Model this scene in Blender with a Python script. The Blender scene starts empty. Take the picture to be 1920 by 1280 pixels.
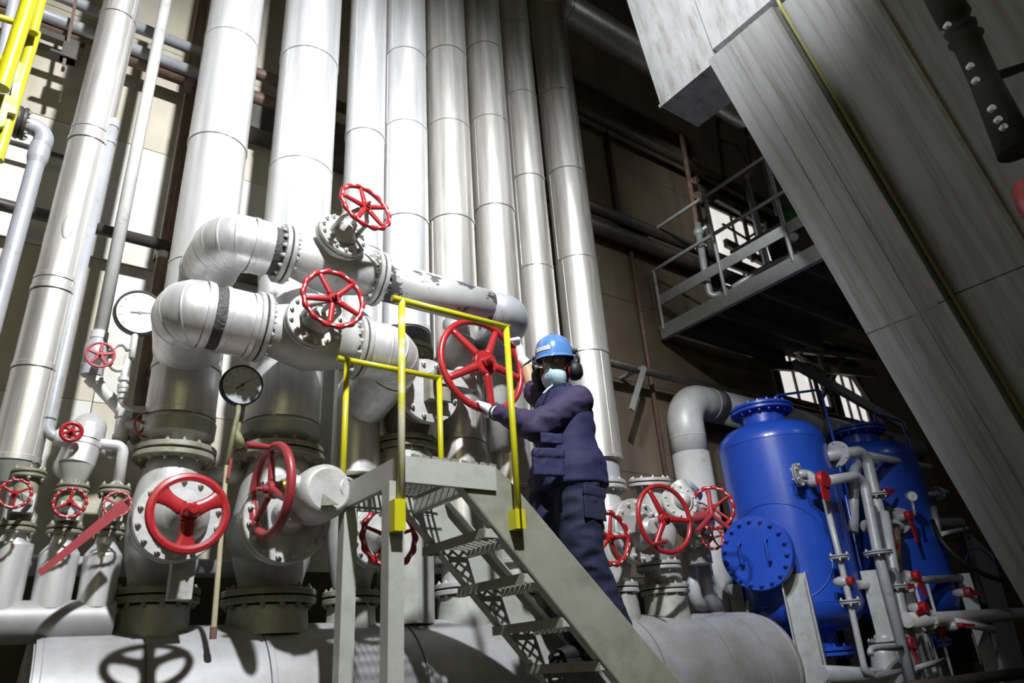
import bpy, bmesh, math, random
from mathutils import Vector, Matrix, Quaternion
random.seed(7)
SC = bpy.context.scene
COL = SC.collection

# ---------------------------------------------------------------- camera
CAMZ = 1.6
F = 1321.476
RM = Matrix(((0.81039006, -0.19633161, -0.55201617),
             (-0.582514, -0.37100594, -0.72320954),
             (-0.06281239, 0.90763896, -0.41502544)))
cam_d = bpy.data.cameras.new('camera'); cam = bpy.data.objects.new('camera', cam_d); COL.objects.link(cam)
cam_d.sensor_width = 36.0; cam_d.lens = F / 1920 * 36; cam_d.clip_start = 0.05; cam_d.clip_end = 100
cam.matrix_world = Matrix.Translation((0, 0, CAMZ)) @ RM.to_4x4()
SC.camera = cam
cam_d.dof.use_dof = True; cam_d.dof.focus_distance = 4.6; cam_d.dof.aperture_fstop = 2.0
# ---------------------------------------------------------------- world, lights, exposure
w = bpy.data.worlds.new('hall_air'); SC.world = w; w.use_nodes = True
w.node_tree.nodes['Background'].inputs[0].default_value = (0.80, 0.84, 0.62, 1)
w.node_tree.nodes['Background'].inputs[1].default_value = 0.009
SC.view_settings.view_transform = 'Standard'; SC.view_settings.look = 'None'
SC.view_settings.exposure = 0.0; SC.view_settings.gamma = 1.0; SC.view_settings.use_curve_mapping = False

def lamp(name, kind, loc, aim, power, color=(1, 1, 1), size=0.3, angle=80, blend=0.6):
    d = bpy.data.lights.new(name, kind); d.energy = power; d.color = color
    if kind == 'SPOT':
        d.spot_size = math.radians(angle); d.spot_blend = blend; d.shadow_soft_size = size
    elif kind == 'AREA':
        d.shape = 'SQUARE'; d.size = size
    else:
        d.shadow_soft_size = size
    o = bpy.data.objects.new(name, d); COL.objects.link(o); o.location = loc
    o.rotation_euler = (Vector(aim) - Vector(loc)).to_track_quat('-Z', 'Y').to_euler()
    return o
lamp('floodlight', 'SPOT', (0.6, -0.6, 6.9), (1.15, 4.0, 3.25), 2750, (0.955, 0.97, 1.0), 0.10, 97, 1.0)
lamp('duct_fill_spot', 'SPOT', (-1.5, 0.0, 7.3), (4.2, 2.15, 6.9), 3800, (0.97, 0.98, 1.0), 0.10, 30, 1.0)  # added unseen spot that brightens the top of the duct
lamp('tank_fill_spot', 'SPOT', (0.0, 0.5, 6.6), (6.3, 4.2, 2.5), 1150, (0.95, 0.97, 1.0), 0.10, 27, 0.8)  # invented spot, put in to lift the blue tanks
lamp('fill_far', 'AREA', (7.0, -3.5, 7.5), (6.5, 4.0, 2.5), 30, (0.93, 0.96, 1.0), 1.2)  # made-up soft fill for the right side of the hall
lamp('fill_near', 'AREA', (-2.0, -3.0, 5.0), (1.0, 4.0, 1.8), 26, (1.0, 0.97, 0.42), 1.5)  # added olive fill standing in for the ambient light

# ---------------------------------------------------------------- pixel to place
def ray(px, py):
    return RM @ Vector((px - 960, 640 - py, -F))
def P(px, py, Y):
    d = ray(px, py); return d * (Y / d.y) + Vector((0, 0, CAMZ))
def PX(px, py, X):
    d = ray(px, py); return d * (X / d.x) + Vector((0, 0, CAMZ))
def S(p):
    c = RM.transposed() @ (Vector(p) - Vector((0, 0, CAMZ))); return F / -c.z
def zrow(X, Y, py):
    a = RM.transposed() @ Vector((X, Y, -CAMZ)); b = RM.transposed() @ Vector((0, 0, 1)); k = (640 - py) / F
    return (-k * a.z - a.y) / (b.y + k * b.z)
def mid(a, b, t=0.5): return Vector(a).lerp(Vector(b), t)

# ---------------------------------------------------------------- materials
MATS = {}
def M(name, col, metal=0.0, rough=0.5, var=0.12, scale=5.0, stretch=(1, 1, 1), dirt=None, dscale=3.0, damt=0.0, dedge=0.08,
      dstretch=(1, 1, 1), bump=0.0, bscale=30.0, rvar=0.1, coat=0.0, emit=None, estr=0.0, speck=None, sscale=60, samt=0.0, sheen=0.0, roty=0.0):
    m = bpy.data.materials.new(name); m.use_nodes = True; MATS[name] = m
    nt = m.node_tree; N = nt.nodes; L = nt.links; b = N['Principled BSDF']
    b.inputs['Metallic'].default_value = metal; b.inputs['Roughness'].default_value = rough
    if coat: b.inputs['Coat Weight'].default_value = coat; b.inputs['Coat Roughness'].default_value = 0.15
    if sheen: b.inputs['Sheen Weight'].default_value = sheen
    g = N.new('ShaderNodeNewGeometry')
    def noise(sc, st, detail=6, rg=0.6):
        mp = N.new('ShaderNodeMapping'); mp.vector_type = 'TEXTURE'; mp.inputs['Rotation'].default_value = (0, roty, 0); mp.inputs['Scale'].default_value = tuple(1 / q for q in st); L.new(g.outputs['Position'], mp.inputs['Vector'])
        n = N.new('ShaderNodeTexNoise'); n.inputs['Scale'].default_value = sc; n.inputs['Detail'].default_value = detail
        n.inputs['Roughness'].default_value = rg; L.new(mp.outputs[0], n.inputs['Vector']); return n
    n1 = noise(scale, stretch)
    r = N.new('ShaderNodeValToRGB'); e = r.color_ramp.elements
    e[0].position = 0.3; e[1].position = 0.7
    e[0].color = tuple(max(0, c * (1 - var)) for c in col) + (1,); e[1].color = tuple(min(1, c * (1 + var)) for c in col) + (1,)
    L.new(n1.outputs['Fac'], r.inputs[0]); out = r.outputs[0]
    def overlay(out, c, sc, st, amt, edge, detail=8):
        n2 = noise(sc, st, detail, 0.65)
        r2 = N.new('ShaderNodeValToRGB'); t = 0.78 - amt * 0.5
        r2.color_ramp.elements[0].position = t - edge; r2.color_ramp.elements[1].position = t + edge
        L.new(n2.outputs['Fac'], r2.inputs[0])
        mx = N.new('ShaderNodeMixRGB'); mx.inputs[2].default_value = tuple(c) + (1,)
        L.new(r2.outputs[0], mx.inputs[0]); L.new(out, mx.inputs[1]); return mx.outputs[0], r2.outputs[0]
    if dirt:
        out, dm = overlay(out, dirt, dscale, dstretch, damt, dedge)
        if metal > 0.2:
            mt = N.new('ShaderNodeMath'); mt.operation = 'MULTIPLY_ADD'; mt.inputs[1].default_value = -metal; mt.inputs[2].default_value = metal
            L.new(dm, mt.inputs[0]); L.new(mt.outputs[0], b.inputs['Metallic'])
    if speck:
        out, _ = overlay(out, speck, sscale, (1, 1, 1), samt, 0.03, 3)
    L.new(out, b.inputs['Base Color'])
    if rvar:
        mr = N.new('ShaderNodeMapRange'); mr.inputs[3].default_value = max(0.03, rough - rvar); mr.inputs[4].default_value = min(1, rough + rvar)
        L.new(n1.outputs['Fac'], mr.inputs[0]); L.new(mr.outputs[0], b.inputs['Roughness'])
    if bump:
        nb = noise(bscale, stretch, 4)
        bp = N.new('ShaderNodeBump'); bp.inputs['Strength'].default_value = min(1, bump); bp.inputs['Distance'].default_value = 0.01
        L.new(nb.outputs['Fac'], bp.inputs['Height']); L.new(bp.outputs[0], b.inputs['Normal'])
    if emit:
        b.inputs['Emission Color'].default_value = tuple(emit) + (1,); b.inputs['Emission Strength'].default_value = estr
    return m
OLIVE = (0.16, 0.16, 0.07)
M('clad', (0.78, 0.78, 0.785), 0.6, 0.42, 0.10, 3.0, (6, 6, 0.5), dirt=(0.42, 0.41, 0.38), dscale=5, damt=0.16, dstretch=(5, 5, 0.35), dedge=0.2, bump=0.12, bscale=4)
M('clad_warm', (0.68, 0.665, 0.63), 0.72, 0.38, 0.10, 3.0, (6, 6, 0.5), dirt=(0.36, 0.34, 0.29), dscale=5, damt=0.18, dstretch=(5, 5, 0.35), dedge=0.2, bump=0.12, bscale=4)
M('clad_low', (0.52, 0.53, 0.50), 0.35, 0.5, 0.16, 4.0, (2, 2, 1), dirt=(0.2, 0.2, 0.12), dscale=4, damt=0.3, dedge=0.2, bump=0.15, bscale=6)
M('silver', (0.52, 0.52, 0.51), 0.25, 0.48, 0.12, 7, dirt=(0.22, 0.21, 0.13), dscale=6, damt=0.22, dedge=0.15, bump=0.15, bscale=60)
M('silver_dirty', (0.36, 0.36, 0.30), 0.2, 0.55, 0.2, 6, dirt=(0.14, 0.135, 0.06), dscale=7, damt=0.5, dedge=0.2, bump=0.2, bscale=50)
M('peel', (0.56, 0.56, 0.55), 0.2, 0.45, 0.1, 6, dirt=(0.10, 0.10, 0.105), dscale=5.0, damt=0.5, dedge=0.006, dstretch=(0.8, 1, 1.3), bump=0.1, bscale=50)
M('pipe_white', (0.60, 0.60, 0.59), 0.1, 0.45, 0.1, 5, dirt=(0.35, 0.33, 0.26), dscale=9, damt=0.22, dedge=0.1)
M('pipe_grey', (0.40, 0.41, 0.44), 0.1, 0.42, 0.1, 5, dirt=(0.22, 0.21, 0.2), dscale=9, damt=0.2, dedge=0.1)
M('header_clad', (0.40, 0.40, 0.42), 0.2, 0.5, 0.12, 2.5, (1, 2, 2), dirt=(0.20, 0.19, 0.15), dscale=2.2, damt=0.36, dedge=0.2, bump=0.2, bscale=3)
M('bolt_steel', (0.60, 0.60, 0.58), 0.15, 0.4, 0.2, 30)
M('bolt_dirty', (0.34, 0.33, 0.26), 0.15, 0.55, 0.3, 30)
M('gasket', (0.025, 0.025, 0.02), 0, 0.8, 0.2)
M('red', (0.36, 0.016, 0.020), 0, 0.33, 0.15, 9, dirt=(0.30, 0.02, 0.02), dscale=8, damt=0.2, dedge=0.1, coat=0.25)
M('red_faded', (0.30, 0.030, 0.038), 0, 0.42, 0.18, 8, dirt=(0.2, 0.03, 0.03), dscale=8, damt=0.28, dedge=0.12, coat=0.1)
M('red_pink', (0.46, 0.09, 0.10), 0, 0.5, 0.18, 8, dirt=(0.3, 0.15, 0.12), dscale=14, damt=0.25)
M('yellow', (0.50, 0.47, 0.010), 0, 0.35, 0.08, 9, dirt=(0.42, 0.37, 0.16), dscale=16, damt=0.18, dedge=0.04, coat=0.2)
M('yellow_worn', (0.49, 0.465, 0.02), 0, 0.42, 0.1, 9, dirt=(0.55, 0.53, 0.40), dscale=9, damt=0.5, dedge=0.05)
M('yellow_dull', (0.33, 0.33, 0.10), 0, 0.5, 0.15, 9, dirt=(0.25, 0.25, 0.2), dscale=9, damt=0.4, dedge=0.1)
M('stair_paint', (0.41, 0.42, 0.38), 0.1, 0.5, 0.12, 7, dirt=(0.24, 0.25, 0.2), dscale=7, damt=0.3, dedge=0.15, speck=(0.12, 0.12, 0.1), sscale=45, samt=0.1, bump=0.1, bscale=50)
M('stair_olive_shade', (0.27, 0.275, 0.225), 0.1, 0.5, 0.12, 4, dirt=(0.15, 0.16, 0.1), dscale=5, damt=0.3, dedge=0.15)  # stair steel again, with its shade mixed into an olive colour
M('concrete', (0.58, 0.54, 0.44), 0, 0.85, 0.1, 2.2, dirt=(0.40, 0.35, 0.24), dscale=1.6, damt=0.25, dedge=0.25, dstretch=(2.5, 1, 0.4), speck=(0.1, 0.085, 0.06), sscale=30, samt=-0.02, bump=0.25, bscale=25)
M('concrete_lit', (0.66, 0.65, 0.60), 0, 0.8, 0.06, 2.2, dirt=(0.5, 0.45, 0.3), dscale=2.6, damt=0.18, dedge=0.2, speck=(0.12, 0.11, 0.09), sscale=34, samt=0.03, bump=0.2, bscale=25)  # paler concrete copy, the light on these rows put into the colour
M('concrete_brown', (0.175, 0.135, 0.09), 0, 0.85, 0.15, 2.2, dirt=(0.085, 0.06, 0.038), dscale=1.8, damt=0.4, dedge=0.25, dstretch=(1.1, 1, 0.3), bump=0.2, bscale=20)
M('panel_shade', (0.065, 0.06, 0.035), 0, 0.85, 0.25, 3)  # shadow behind the pipes painted into the panel colour
M('joint', (0.2, 0.18, 0.13), 0, 0.9)
M('rust', (0.16, 0.10, 0.075), 0.1, 0.6, 0.25, 8, dirt=(0.28, 0.24, 0.2), dscale=9, damt=0.2, dedge=0.15)
M('brown_pipe', (0.15, 0.095, 0.075), 0.1, 0.45, 0.2, 6, dirt=(0.26, 0.21, 0.18), dscale=7, damt=0.25, dedge=0.2)
M('dark_steel', (0.07, 0.065, 0.055), 0.3, 0.5, 0.25, 7)
M('black', (0.012, 0.012, 0.013), 0, 0.55)
M('blue', (0.016, 0.07, 0.45), 0, 0.34, 0.08, 3, dirt=(0.012, 0.045, 0.30), dscale=2.5, damt=0.15, dedge=0.2, coat=0.3)
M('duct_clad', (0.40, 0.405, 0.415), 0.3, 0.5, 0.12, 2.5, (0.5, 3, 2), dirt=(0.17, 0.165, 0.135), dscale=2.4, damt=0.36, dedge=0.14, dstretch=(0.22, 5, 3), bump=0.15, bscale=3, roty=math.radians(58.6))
M('galv', (0.40, 0.41, 0.41), 0.35, 0.45, 0.12, 12, dirt=(0.25, 0.25, 0.24), dscale=10, damt=0.25)
M('mesh_steel', (0.30, 0.30, 0.26), 0.3, 0.5, 0.15, 9)
M('floor', (0.16, 0.15, 0.13), 0, 0.8, 0.2, 3, bump=0.1)
M('ceiling', (0.06, 0.055, 0.05), 0, 0.9)
M('window_light', (0.8, 0.8, 0.78), 0, 0.5, emit=(1.0, 0.97, 0.92), estr=0.75)
M('glass_face', (0.72, 0.74, 0.76), 0, 0.12, 0.02, coat=0.6)
M('gauge_face', (0.50, 0.53, 0.55), 0, 0.15, 0.06, coat=0.6)
M('mark', (0.02, 0.02, 0.02), 0, 0.6)
M('mark_grey', (0.3, 0.3, 0.3), 0, 0.6)
M('beige_rod', (0.45, 0.40, 0.26), 0, 0.5, 0.15, 9, dirt=(0.2, 0.12, 0.06), dscale=12, damt=0.2)
M('olive_pipe', (0.19, 0.19, 0.10), 0, 0.5, 0.2, 9)
M('insulation', (0.09, 0.09, 0.09), 0.3, 0.6, 0.6, 60, bump=1.0, bscale=70)
M('brass', (0.35, 0.25, 0.06), 0.6, 0.4)
M('moss', (0.022, 0.022, 0.016), 0, 0.8, 0.5, 12, bump=0.6, bscale=20)
M('green', (0.01, 0.12, 0.03), 0, 0.5)
M('navy', (0.012, 0.013, 0.062), 0, 0.8, 0.2, 10, bump=0.35, bscale=14)
M('navy_sleeve', (0.028, 0.019, 0.064), 0, 0.75, 0.2, 10, bump=0.3, bscale=14)
M('navy_trouser', (0.008, 0.011, 0.040), 0, 0.85, 0.25, 9, bump=0.4, bscale=12)
M('skin', (0.40, 0.22, 0.14), 0, 0.5, 0.08, 20)
M('skin_arm', (0.50, 0.31, 0.19), 0, 0.5, 0.08, 20)
M('glove', (0.72, 0.72, 0.74), 0, 0.8, 0.08, 20, bump=0.3, bscale=60)
M('mask', (0.42, 0.58, 0.66), 0, 0.75, 0.06, 20)
M('helmet', (0.095, 0.225, 0.52), 0, 0.25, 0.03, 4, coat=0.5)
M('boot', (0.015, 0.014, 0.013), 0, 0.6, 0.3, 20)
M('hair', (0.015, 0.012, 0.01), 0, 0.8)
M('reflect', (0.62, 0.64, 0.66), 0, 0.4)
def clear_glass():
    m = bpy.data.materials.new('clear_glass'); m.use_nodes = True; MATS['clear_glass'] = m
    b = m.node_tree.nodes['Principled BSDF']; b.inputs['Base Color'].default_value = (0.95, 0.97, 0.98, 1); b.inputs['Roughness'].default_value = 0.05
    b.inputs['Transmission Weight'].default_value = 1.0; b.inputs['IOR'].default_value = 1.1
clear_glass()

# ---------------------------------------------------------------- mesh builder
def frame(axis, up=None):
    a = Vector(axis).normalized()
    u = Vector(up) if up is not None else (Vector((0, 0, 1)) if abs(a.z) < 0.9 else Vector((0, 1, 0)))
    x = u.cross(a).normalized(); y = a.cross(x)
    return x, y, a
class MB:
    def __init__(s): s.v = []; s.f = []; s.sm = []
    def add(s, vs, fs, smooth=True):
        o = len(s.v); s.v += [Vector(v) for v in vs]
        for f in fs: s.f.append(tuple(i + o for i in f)); s.sm.append(smooth)
        return s
    def hexa(s, p):      # 8 corners: bottom 4 ccw, top 4 ccw
        return s.add(p, [(3, 2, 1, 0), (4, 5, 6, 7), (0, 1, 5, 4), (1, 2, 6, 5), (2, 3, 7, 6), (3, 0, 4, 7)], False)
    def box(s, c, size, ax=None):
        c = Vector(c); hx, hy, hz = (k / 2 for k in size)
        X, Y, Z = ax if ax else (Vector((1, 0, 0)), Vector((0, 1, 0)), Vector((0, 0, 1)))
        return s.hexa([c + X * a * hx + Y * b * hy + Z * d * hz for d in (-1, 1) for a, b in ((-1, -1), (1, -1), (1, 1), (-1, 1))])
    def bar(s, p0, p1, w, h, up=(0, 0, 1)):   # rectangular bar from p0 to p1, w across, h along up
        p0 = Vector(p0); p1 = Vector(p1); a = (p1 - p0); l = a.length; a.normalize()
        x = Vector(up).cross(a)
        if x.length < 1e-4: x = Vector((1, 0, 0)).cross(a)
        x.normalize(); y = a.cross(x)
        return s.box((p0 + p1) / 2, (w, h, l), (x, y, a))
    def rings(s, rings, closed=False, caps=True, smooth=True):
        n = len(rings[0]); vs = [v for r in rings for v in r]; fs = []
        m = len(rings)
        for i in range(m if closed else m - 1):
            j = (i + 1) % m
            for k in range(n):
                k2 = (k + 1) % n; fs.append((i * n + k, i * n + k2, j * n + k2, j * n + k))
        s.add(vs, fs, smooth)
        if caps and not closed:
            o = len(s.v) - len(vs)
            s.f.append(tuple(o + k for k in reversed(range(n)))); s.sm.append(False)
            s.f.append(tuple(o + (m - 1) * n + k for k in range(n))); s.sm.append(False)
        return s
    def lathe(s, prof, org, axis=(0, 0, 1), n=28, caps=True, up=None):   # prof: (r, h); repeated points give a crease
        x, y, a = frame(axis, up); org = Vector(org); rs = []
        for r, h in prof:
            rs.append([org + a * h + (x * math.cos(t) + y * math.sin(t)) * max(r, 1e-4) for t in (2 * math.pi * k / n for k in range(n))])
        # sharp profile: separate bands so that every facet keeps its edge
        for i in range(len(rs) - 1):
            s.rings([rs[i], rs[i + 1]], caps=False)
        if caps:
            for r_, rev in ((rs[0], True), (rs[-1], False)):
                o = len(s.v); s.v += r_; s.f.append(tuple(o + k for k in (reversed(range(n)) if rev else range(n)))); s.sm.append(False)
        return s
    def slathe(s, prof, org, axis=(0, 0, 1), n=32, up=None, caps=True):   # smooth lathe
        x, y, a = frame(axis, up); org = Vector(org)
        rs = [[org + a * h + (x * math.cos(t) + y * math.sin(t)) * max(r, 1e-4) for t in (2 * math.pi * k / n for k in range(n))] for r, h in prof]
        return s.rings(rs, caps=caps)
    def cyl(s, p0, p1, r, r1=None, n=20):
        p0 = Vector(p0); p1 = Vector(p1); return s.lathe([(r, 0), (r if r1 is None else r1, (p1 - p0).length)], p0, p1 - p0, n)
    def sweep(s, pts, r, n=14, closed=False, caps=True):
        pts = [Vector(p) for p in pts]; m = len(pts); rr = r if isinstance(r, (list, tuple)) else [r] * m
        tan = []
        for i in range(m):
            if closed: t = pts[(i + 1) % m] - pts[i - 1]
            else: t = pts[min(i + 1, m - 1)] - pts[max(i - 1, 0)]
            tan.append(t.normalized())
        x, y, a = frame(tan[0]); rs = []
        for i in range(m):
            if i:
                q = tan[i - 1].rotation_difference(tan[i]); x = q @ x; x = (x - tan[i] * x.dot(tan[i])).normalized()
            y = tan[i].cross(x)
            rs.append([pts[i] + (x * math.cos(t) + y * math.sin(t)) * rr[i] for t in (2 * math.pi * k / n for k in range(n))])
        return s.rings(rs, closed, caps)
    def tube(s, pts, r, bend=None, n=14, seg=8):
        return s.sweep(fillet(pts, bend if bend else r * 2.2, seg), r, n)
    def torus(s, c, axis, R, r, n=40, m=10, wave=0.0, nw=0, flat=1.0, up=None):
        x, y, a = frame(axis, up); c = Vector(c); rs = []
        for i in range(n):
            t = 2 * math.pi * i / n; d = x * math.cos(t) + y * math.sin(t); RR = R + wave * math.cos(nw * t)
            rs.append([c + d * (RR + r * math.cos(p)) + a * r * flat * math.sin(p) for p in (2 * math.pi * k / m for k in range(m))])
        return s.rings(rs, True)
    def prism(s, poly, X, Y, org, N, depth):   # poly in the (X, Y) plane, extruded along N
        X, Y, N = Vector(X), Vector(Y), Vector(N); org = Vector(org)
        a = [org + X * u + Y * v for u, v in poly]; b = [p + N * depth for p in a]; n = len(poly)
        s.add(a + b, [tuple(reversed(range(n))), tuple(range(n, 2 * n))] + [(k, (k + 1) % n, n + (k + 1) % n, n + k) for k in range(n)], False)
        return s
    def poly(s, pts, N):                        # world polygon extruded by vector N
        a = [Vector(p) for p in pts]; b = [p + Vector(N) for p in a]; n = len(a)
        return s.add(a + b, [tuple(reversed(range(n))), tuple(range(n, 2 * n))] + [(k, (k + 1) % n, n + (k + 1) % n, n + k) for k in range(n)], False)
    def ball(s, c, r, sc=(1, 1, 1), n=16, m=10, ax=None):
        X, Y, Z = ax if ax else (Vector((1, 0, 0)), Vector((0, 1, 0)), Vector((0, 0, 1))); c = Vector(c); rs = []
        for i in range(m + 1):
            p = -math.pi / 2 + math.pi * i / m; q = max(math.cos(p), 1e-3)
            rs.append([c + X * sc[0] * r * q * math.cos(t) + Y * sc[1] * r * q * math.sin(t) + Z * sc[2] * r * math.sin(p) for t in (2 * math.pi * k / n for k in range(n))])
        return s.rings(rs)
    def mesh(s, name, org=(0, 0, 0)):
        me = bpy.data.meshes.new(name); o = Vector(org)
        me.from_pydata([tuple(v - o) for v in s.v], [], s.f)
        bm = bmesh.new(); bm.from_mesh(me); bmesh.ops.recalc_face_normals(bm, faces=bm.faces); bm.to_mesh(me); bm.free()
        me.polygons.foreach_set('use_smooth', s.sm[:len(me.polygons)]); me.update(); return me
    def build(s, name, mat, parent=None, **k):
        org = root_of(parent)['org'] if parent is not None else k.get('org', (0, 0, 0))
        me = s.mesh(name, org); me.materials.append(MATS[mat])
        o = bpy.data.objects.new(name, me); COL.objects.link(o)
        if parent is not None: o.parent = parent
        else: o.location = org
        return o
ROOTS = {}
def root_of(o):
    while o.parent is not None: o = o.parent
    return ORG[o.name]
ORG = {}
class _O(dict): pass
def fillet(pts, rad, seg=8):
    pts = [Vector(p) for p in pts]; out = [pts[0]]
    for i in range(1, len(pts) - 1):
        a, b, c = pts[i - 1], pts[i], pts[i + 1]; u = (a - b); v = (c - b); lu, lv = u.length, v.length
        u.normalize(); v.normalize(); ang = u.angle(v)
        if ang > 3.1: out.append(b); continue
        d = min(rad / math.tan(ang / 2), lu * 0.49, lv * 0.49); rr = d * math.tan(ang / 2)
        cen = b + (u + v).normalized() * (rr / math.sin(ang / 2)); s0 = b + u * d - cen; s1 = b + v * d - cen
        for k in range(seg + 1):
            t = k / seg; q = Quaternion().slerp(s0.rotation_difference(s1), t); out.append(cen + q @ s0)
    out.append(pts[-1]); return out
def tag(o, label, cat, group=None, kind=None):
    if label: o['label'] = label
    if cat: o['category'] = cat
    if group: o['group'] = group
    if kind: o['kind'] = kind
    return o
def thing(name, label, cat, org, group=None):
    o = bpy.data.objects.new(name, None); COL.objects.link(o); o.location = org; o.empty_display_size = 0.05
    ORG[o.name] = {'org': Vector(org)}
    return tag(o, label, cat, group)
def solo(name, mb, mat, label, cat, org=None, group=None):
    org = Vector(org) if org is not None else sum(mb.v, Vector()) / len(mb.v)
    o = mb.build(name, mat, None, org=tuple(org)); ORG[o.name] = {'org': org}
    return tag(o, label, cat, group)
def struct(name, mb, mat):
    o = mb.build(name, mat, None, org=(0, 0, 0)); ORG[o.name] = {'org': Vector((0, 0, 0))}
    o['kind'] = 'structure'; return o
def place(name, me, parent, loc, rot=None, scale=None, label=None):   # a child that shares its mesh
    o = bpy.data.objects.new(name, me); COL.objects.link(o); o.parent = parent
    o.location = Vector(loc) - root_of(parent)['org']
    if rot is not None: o.rotation_mode = 'QUATERNION'; o.rotation_quaternion = rot
    if scale is not None: o.scale = scale
    return o
BOLTS = {}
def bolt_mesh(r, L, mat):
    k = (round(r, 4), round(L, 3), mat)
    if k not in BOLTS:
        m = MB(); h = r * 1.1
        for sgn in (-1, 1):
            z0 = sgn * L / 2
            m.lathe([(r, 0), (r, h)], (0, 0, z0), (0, 0, sgn), 6)
            m.lathe([(r * 0.55, 0), (r * 0.5, h * 1.7)], (0, 0, z0), (0, 0, sgn), 7)
        m.lathe([(r * 0.5, -L / 2), (r * 0.5, L / 2)], (0, 0, 0), (0, 0, 1), 6)
        m.sm = [False] * len(m.sm)
        me = m.mesh('bolt'); me.materials.append(MATS[mat]); BOLTS[k] = me
    return BOLTS[k]
def bolts(parent, c, axis, R, n, r, L, mat='bolt_steel', phase=0.0):
    x, y, a = frame(axis); q = a.to_track_quat('Z', 'Y'); me = bolt_mesh(r, L, mat)
    for k in range(n):
        t = 2 * math.pi * (k + 0.5) / n + phase
        place('bolt', me, parent, Vector(c) + (x * math.cos(t) + y * math.sin(t)) * R, q)
def flange(root, c, axis, R, t=0.03, nb=12, mat='silver', bmat='bolt_steel', inner=0.6, br=None, gap=0.010, n=36):
    """a pair of bolted flange discs with a gasket between them"""
    c = Vector(c); a = Vector(axis).normalized(); m = MB(); e = 0.004
    for sg in (-1, 1):
        m.lathe([(R * inner, 0), (R - e, 0), (R, e), (R, t - e), (R - e, t), (R * inner, t)], c + a * sg * gap / 2, a * sg, n)
    o = m.build('flange', mat, root)
    g = MB(); g.lathe([(R * 0.93, -gap / 2), (R * 0.93, gap / 2)], c, a, n); g.build('gasket', 'gasket', o)
    bolts(o, c, a, R * 0.86, nb, br or max(0.009, R * 0.06), 2 * t + gap, bmat)
    return o
def single_flange(root, name, c, axis, R, t=0.03, nb=12, mat='silver', bmat='bolt_steel', br=None, n=40, rb=0.86):
    c = Vector(c); a = Vector(axis).normalized(); m = MB(); e = 0.005
    m.lathe([(R, 0), (R, t - e), (R - e, t)], c, a, n); o = m.build(name, mat, root)
    bolts(o, c + a * t / 2, a, R * rb, nb, br or max(0.009, R * 0.066), t, bmat); return o
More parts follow.
